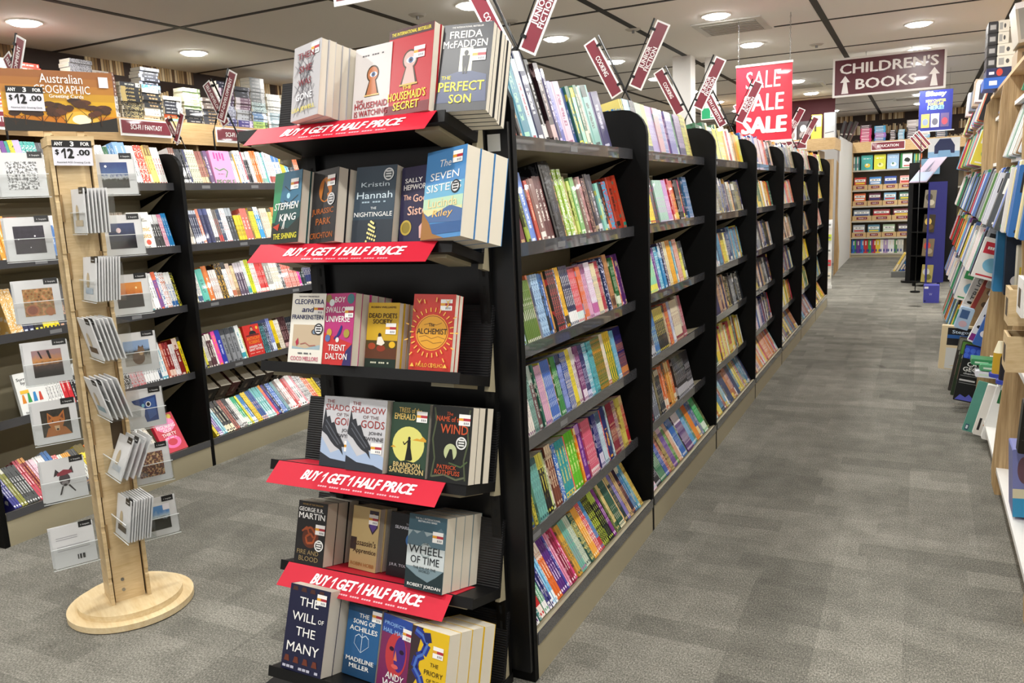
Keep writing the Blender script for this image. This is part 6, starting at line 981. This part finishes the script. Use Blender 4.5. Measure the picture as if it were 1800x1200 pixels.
for q in range(9):
    c = ['e8ece8', '3aa098', 'f0f0f0', '2a8a80', '5ab8b0', 'c8d050', '4a9a5a', 'f0e8d0', 'e0703a'][q]; x = (-1.24 + .03 * q) if q < 4 else (-.16 + .03 * (q - 4))
    slab('workbook', '%s workbook spine on the top shelf below EDUCATION, %s along' % (cname(c), ordn(q + 1)), 'workbook', x, EY + .1, EZ[0], .024, .27, .2, 0, c, [('r', .2, .2, .8, .5, '3a5a6a')], 'workbook spines below EDUCATION')
BINC = [['c83a30', '3a80c0', '3a58a8', 'e8a8a0'], ['e06a30', '6a2a48', '88b8d8', '3a7060'], ['8a98a8', 'a02030', '7a2038', '2a50a0'], ['b0b8c0', '5a90a8', 'a8c0a0', '4a3a48']]
for r in range(4):
    z = EZ[r + 1]; n = 4 if r != 2 else 3; w = 1.06 / n
    for q in range(n):
        x = -1.235 + q * (w + .01); b = empty('wooden_bin', (x, EY + .03, z), label='low wooden bin, %s from white wall, %s shelf under EDUCATION' % (ordn(q + 1), ordn(r + 2)), cat='bin', group='low wooden bins on the education shelving')
        MB().box((0, 0, 0), (w, .01, .1), OAKH).build('front', b); MB().box((0, .01, 0), (.008, .3, .08), OAKH).build('side', b); MB().box((w - .008, .01, 0), (w, .3, .08), OAKH).build('side', b); MB().box((.008, .01, .0), (w - .008, .3, .006), OAKH).build('floor', b)
        MB().box((w * .22, -.002, .025), (w * .78, 0, .075), MAROON).text('YEAR %d' % (r + q + 1), w * .5, .05, w * .4, .022, ink('f4eeee'), -.003).build('label_plate', b)
        c = BINC[r][q]
        for g in range(2): slab('workbook', '%s workbook, %s in %s bin, %s education shelf' % (cname(c), ('front', 'behind')[g], ordn(q + 1), ordn(r + 2)), 'workbook', x + .02, EY + .05 + .04 * g, z + .008, w - .05, .22 - .03 * (r == 2) + .02 * g, .03, 0, c, [('r', .05, .7, .95, .92, 'f0eee8'), ('r', .1, .5, .9, .62, ('e8d040', 'f0f0f0', '2a3a7a', 'c83a30')[(q + r) % 4]), ('d', .5, .81, .6, .08, '2a2a30')], 'workbooks in the wooden bins')
x = -1.235; q = 0
for c, n in (('2a6ab8', 2), ('3a9a4a', 1), ('6a3a8a', 3), ('2a80c8', 2), ('c83030', 3), ('3aa050', 2), ('7a3a8a', 1), ('b82a3a', 2), ('e8c840', 3), ('f0ece4', 2), ('b8a0c8', 3), ('f0f0ee', 4), ('5a8a5a', 2), ('c8c8c0', 4)):
    for j in range(n): q += 1; slab('workbook', '%s spine on the bottom education shelf, %s from the white wall' % (cname(c), ordn(q)), 'workbook', x, EY + .06, EZ[5], .026, .27, .2, 0, c, [('r', .1, .6, .9, .9, 'e8e0d0') if j % 2 else ('r', .1, .1, .9, .3, '2a3a8a')], 'spines on the bottom education shelf'); x += .028
for si, (x, L) in enumerate(((-1.13, [('c8306a', 8), ('4a2a3a', 2)]), (-.87, [('3a70b0', 2), ('a070c0', 3), ('48a8d8', 4)]), (-.6, [('2c2426', 6)]), (-.45, [('7ab0c8', 6)]), (-.3, [('2a2628', 7), ('c8c0b8', 4)]), (-.1, [('7ab0d0', 2), ('e8e0d8', 3)]), (.2, [('2a3a4a', 5)]))):
    z = 2.2805; k = 0
    for c, n in L:
        for j in range(n): k += 1; slab('stacked_workbook', '%s book lying flat, %s up in the %s stack above EDUCATION' % (cname(c), ordn(k), ordn(si + 1)), 'workbook', x + rk.uniform(-.008, .008), EY + .02, z, .2 if si not in (2, 3) else .11, .032, .2, 0, c, [('r', .1, .25, .8, .7, 'f0e8e8' if j % 2 else 'c8b8b8')], 'books stacked above EDUCATION'); z += .0325
# white partition, oak stationery shelving and a peg stand at the end of the racks
struct(MB().box((-1.29, 14.95, 0), (-1.262, EY + .48, 2.27), mat('partition', '#d4d2ce', .6)), 'wall_partition', 'white partition between the stationery shelving and the education shelving', 'partition')
for q in range(5): slab('ledger', 'dark ledger leaning on top of the white partition, %s along' % ordn(q + 1), 'ledger', -1.56 + .07 * q, 16.6, 2.28, .05, .36, .25, (-14, -10, 12, 18, 22)[q], ('2a2018', '32281c', '241c16', '2c241a', '3a2e20')[q], [('r', .1, .3, .9, .36, 'd8d0c0')], 'dark ledgers above the partition')
struct(MB().box((-1.8, 16.55, 0), (-1.29, 16.9, 2.28), mat('partition', '#d4d2ce', .6)), 'wall_return', 'white wall return behind the partition', 'partition')
o = empty('stationery_shelving', (-1.8, 13.5, 0), label='oak stationery shelving past the end of the aisle rack', cat='shelving'); bpy.context.view_layer.update()
MB().box((-3.2, 13.48, 2.0), (-1.2, 13.5, 2.175), OAKH).box((-1.22, 13.5, 2.0), (-1.2, 14.4, 2.175), OAKH).build('fascia', o, M=Matrix()); MB().box((-3.2, 13.5, 2.15), (-1.22, 14.4, 2.174), OAKH).build('top_deck', o, M=Matrix())
MB().box((-1.46, 13.55, 0), (-1.435, 14.35, 2.0), OAKV).build('side_panel', o, M=Matrix()); MB().box((-1.43, 13.75, 0), (-1.24, 13.78, 1.86), OAKV).build('side_panel', o, M=Matrix()); MB().prism([(-1.24, 0), (-1.17, .1), (-1.16, .4), (-1.2, 1.0), (-1.2, 1.8), (-1.23, 1.86)], 14.1, 14.13, OAKV, 'y').build('end_panel', o, M=Matrix())
MB().box((-3.2, 14.0, 0), (-1.46, 14.03, 2.0), mat('maroon_back', '#5a2430', .6)).build('back_panel', o, M=Matrix())
for z in (.3, .7, 1.1, 1.5): MB().box((-3.2, 13.6, z), (-1.46, 14.0, z + .02), OAKH).build('shelf', o, M=Matrix())
header_sign((-1.92, 13.475, 2.09), 0, 'STATIONERY', .62, .13, 'maroon STATIONERY sign behind the lower edge of the sale banner')
for q, (x, z, w, h, c, l) in enumerate(((-1.95, 1.62, .4, .2, '7ad0d0', 'turquoise boxed set'), (-1.66, 1.62, .12, .2, 'f0f0ec', 'white notebook pack'), (-1.66, 1.86, .14, .1, '7a2a44', 'maroon box'))): slab('stationery_pack', l + ' on the stationery shelving above the last racks', 'stationery', x, 13.62, z - .1, w, h, .1, 0, c, [('r', .2, .4, .8, .7, '4a7a8a')])
slab('gift_box', 'yellow and white gift box on top of the stationery shelving', 'gift box', -1.56, 13.56, 2.176, .15, .36, .12, 0, 'e8d840', [('r', .1, .5, .95, .95, 'f0eee8'), ('r', .3, .3, .5, .8, '3a3420')])
slab('plush_bag', 'clear bag of stacked goods on the corner of the stationery shelving', 'bag', -1.38, 13.6, 2.176, .16, .38, .2, 0, 'a8acb0', [('w', [(.1, .2), (.9, .25)], .04, '5a5c60'), ('w', [(.1, .5), (.9, .52)], .06, 'e8e8ea'), ('w', [(.1, .75), (.9, .8)], .06, 'e0e0e2')])
for q in range(4): slab('plush_bag', '%s bagged soft toy on the stationery shelving, %s before the yellow gift box' % (('grey', 'brown', 'white', 'dark')[q], ordn(4 - q)), 'bag', -2.3 + .18 * q, 13.6, 2.176, .16, .4 - .04 * q, .14, 0, ('6a6668', '4a3a38', 'c8c8ca', '3a3436')[q], [('e', .5, .6, .3, .2, ('d8d8da', '8a3a3a', '9a9a9a', 'c8c8c8')[q]), ('e', .5, .25, .36, .2, '8a8486')])
struct(MB().box((-2.6, 14.42, 2.175), (-1.3, 14.45, CEIL), mat('maroon_bulkhead', '#571a28', .6)), 'trim_60', 'dark maroon bulkhead over the stationery shelving', 'bulkhead')
ps = empty('peg_stand', (-1.2, 12.3, 0), label='white peg stand of small stationery at the end of the aisle rack', cat='peg stand'); bpy.context.view_layer.update()
MB().box((-1.24, 12.3, 0), (-1.1, 12.34, .05), WHITE).build('base', ps, M=Matrix()); MB().box((-1.23, 12.32, .05), (-1.11, 12.335, .98), WHITE).build('back_panel', ps, M=Matrix())
for q in range(10): slab('stationery_pack', '%s pack hanging on the white peg stand, %s from bottom' % (cname(('e8e8e4', 'f0e8d0', 'c8d840', 'd84a50', 'f0f0f0')[q % 5]), ordn(q + 1)), 'stationery', -1.225 + .06 * (q % 2), 12.27, .06 + .09 * q, .05, .085, .02, 0, ('e8e8e4', 'f0e8d0', 'c8d840', 'd84a50', 'f0f0f0')[q % 5], [('r', .2, .3, .8, .6, '8a8a80')], 'packs on the white peg stand')
# ------------------------------------------------------------------ floor displays near the end of the aisle
o = empty('poster', (.12, 12.0, 2.34), label='hanging navy poster announcing new chapter books above the floor displays', cat='poster')
w, h = .38, .5
MB().box((-w / 2, -.002, -h / 2), (w / 2, .002, h / 2), ink('26308a')).build('sheet', o)
mb = MB(); mb.text('Bluey', 0, h * .40, w * .62, h * .16, ink('f4f4f8'), -.003, .1, .04).text('NEW CHAPTER\nBOOKS ARE', 0, h * .2, w * .6, h * .15, ink('f0e070'), -.003, 0, .03).text('HERE!', 0, h * .07, w * .5, h * .1, ink('90d0f0'), -.003, 0, .04); mb.build('lettering', o)
for q in range(3): MB().box((-w * .42 + q * w * .29, -.0035, -h * .42), (-w * .17 + q * w * .29, -.0025, -h * .08), ink(('e8c060', 'e0e0e8', '6a5a8a')[q])).disc((-w * .295 + q * w * .29, -.0038, -h * .28), w * .09, h * .09, ink(('8a98b0', '6a6a78', 'c85060')[q]), 14).build('cover_picture', o)
MB().box((-w / 2 - .03, -.006, -h / 2 - .012), (w / 2 + .03, .006, -h / 2), WHITE).build('bottom_rail', o)
for x in (-.15, .15): MB().tube([(x, 0, h / 2), (x, 0, CEIL - 2.34)], .0012, STEEL, 4).build('cord', o)
BLUEP = mat('violet_card', '#2a2c80', .5)
FM = Matrix.Translation((.10, 12.75, 0)) @ Matrix.Rotation(R(-44), 4, 'Z')
o = empty('floor_display', M=FM, label='tall dark floor display with violet sides and a sloped castle-coloured header', cat='floor display')
MB().box((.13, -.16, .05), (.145, .16, 1.44), BLUEP).build('side_panel', o); MB().box((-.145, -.16, .05), (-.13, .16, 1.44), BLACKP).build('side_panel', o); MB().box((-.13, .14, .05), (.13, .16, 1.44), BLACKP).build('back_panel', o)
for z in (.06, .42, .75, 1.08, 1.42): MB().box((-.13, -.16, z), (.13, .14, z + .015), BLACKP).build('shelf', o)
MB().prism([(-.22, 1.44), (.12, 1.76), (.12, 1.77), (-.22, 1.45)], -.15, .15, ink('c8b8cc'), 'x').build('sloped_header', o)
mb = MB(); mb.X = frame((-.15, -.221, 1.452), (1, 0, 0), (0, -.685, .728), (0, .728, .685)); art(mb, [('r', .02, .02, .98, .4, 'b8c4dc'), ('p', [(.3, .1), (.34, .5), (.4, .3), (.44, .7), (.5, .9), (.55, .6), (.6, .4), (.68, .55), (.72, .1)], '7a7c90'), ('r', .1, .3, .9, .34, '5a78b8')], .3, .46, .002); mb.build('printed_art', o)
for sx in (-.1, .1):
    for sy in (-.12, .12): MB().cyl((sx, sy), .02, .02, 0, .05, DARKM, 10).build('caster', o)
for q, (z, c) in enumerate(((.078, 'a89a58'), (.438, '7a6a50'), (.768, '3a3020'), (1.098, '8a8270'))): slab('fantasy_book', '%s picture-covered book on the %s shelf up of the violet floor display' % (cname(c), ordn(q + 1)), 'book', .03, 12.55, z, .14, .24, .05, 4, c, [('e', .4, .6, .3, .2, ('c8c8c0', 'c84a3a', 'e0c060', '4a4438')[q]), ('e', .6, .3, .3, .16, ('6a6a30', 'a89a80', '6a5028', 'd0c8b0')[q])])
o = empty('rotating_stand', (-.1, 13.2, 0), label='narrow black rotating stand with a pale height ruler', cat='stand'); MB().box((-.07, -.1, .03), (.06, .12, 1.72), BLACKP).build('body', o); MB().box((.02, -.104, .05), (.04, -.1, 1.5), ink('e0dcc8')).build('ruler', o); MB().cyl((0, 0), .13, .13, 0, .03, DARKM, 20).build('base', o)
o = empty('header_stand', (0, 0, 0), label='black stand with light blue bin front and white header of navy shapes', cat='stand')
MB().box((-.02, 13.32, 0), (.46, 13.6, 1.79), BLACKP).build('body', o)
mb = MB(); mb.X = Matrix.Translation((.06, 13.3, 1.78)); mb.box((0, 0, 0), (.4, .03, .27), ink('eef0f2')); art(mb, [('r', 0, 0, 1, .3, '9ac4e8'), ('p', [(.2, .2), (.2, .6), (.36, .95), (.7, .95), (.84, .6), (.84, .2)], '26305a'), ('p', [(.3, 0), (.34, .36), (.7, .36), (.76, 0)], '8ab8e0')], .4, .27); mb.build('header', o)
mb = MB(); mb.X = Matrix.Translation((-.02, 13.27, 1.55)); mb.box((0, 0, 0), (.24, .05, .22), ink('8ab8d8')); art(mb, [('t', 'e', .4, .5, .2, .4, 'f0f4f8')], .24, .22); mb.build('bin_front', o)
o = empty('category_sign', (-.03, 11.95, 1.98), label='three stacked maroon strip signs tilted above the light blue bin', cat='category sign')
for q in range(3): mb = MB(); mb.X = Matrix.Translation((-.04 * q + .03, 0, .02 - .035 * q)) @ Matrix.Rotation(R(52), 4, 'Y'); mb.box((-.12, -.003, -.02), (.12, .003, .02), SIGNW).box((-.112, -.004, -.013), (.112, -.0032, .013), MAROON); mb.build('sign_panel', o)
MB().tube([(0, 0, -.4), (0, 0, 0)], .006, DARKM).build('wire_post', o); MB().cyl((0, 0), .06, .06, -1.98, -1.96, DARKM, 16).build('base', o); MB().tube([(0, 0, -1.96), (0, 0, -.4)], .006, DARKM).build('wire_post', o)
slab('carton', 'violet carton on the carpet before the floor display', 'carton', .065, 10.9, .0, .17, .21, .2, 0, '4446a0', [('t', 'W', .45, .5, .2, .14, 'a8a8d8'), ('r', .05, .82, .3, .94, 'e8e8f0'), ('e', .1, .1, .06, .06, '20245a')])
for q, (x, c, l) in enumerate(((-.36, 'e8c860', 'yellow'), (-.32, 'f0ece0', 'white'), (-.27, '3a78b0', 'sky blue'), (-.23, '2a4ab0', 'royal blue'))): slab('picture_book', l + ' picture book leaning on the low grey step beside the black stand', 'picture book', x, 14.0 + .02 * q, .09, .03, .32, .22, 28, c, [('r', .1, .1, .9, .4, 'e8d8c0')], 'picture books leaning by the black stand')
o = MB().box((-.38, 13.9, 0), (-.14, 14.4, .088), mat('step_grey', '#6a6a66', .6)).build('display_step', label='low grey step under the leaning picture books', cat='display step')
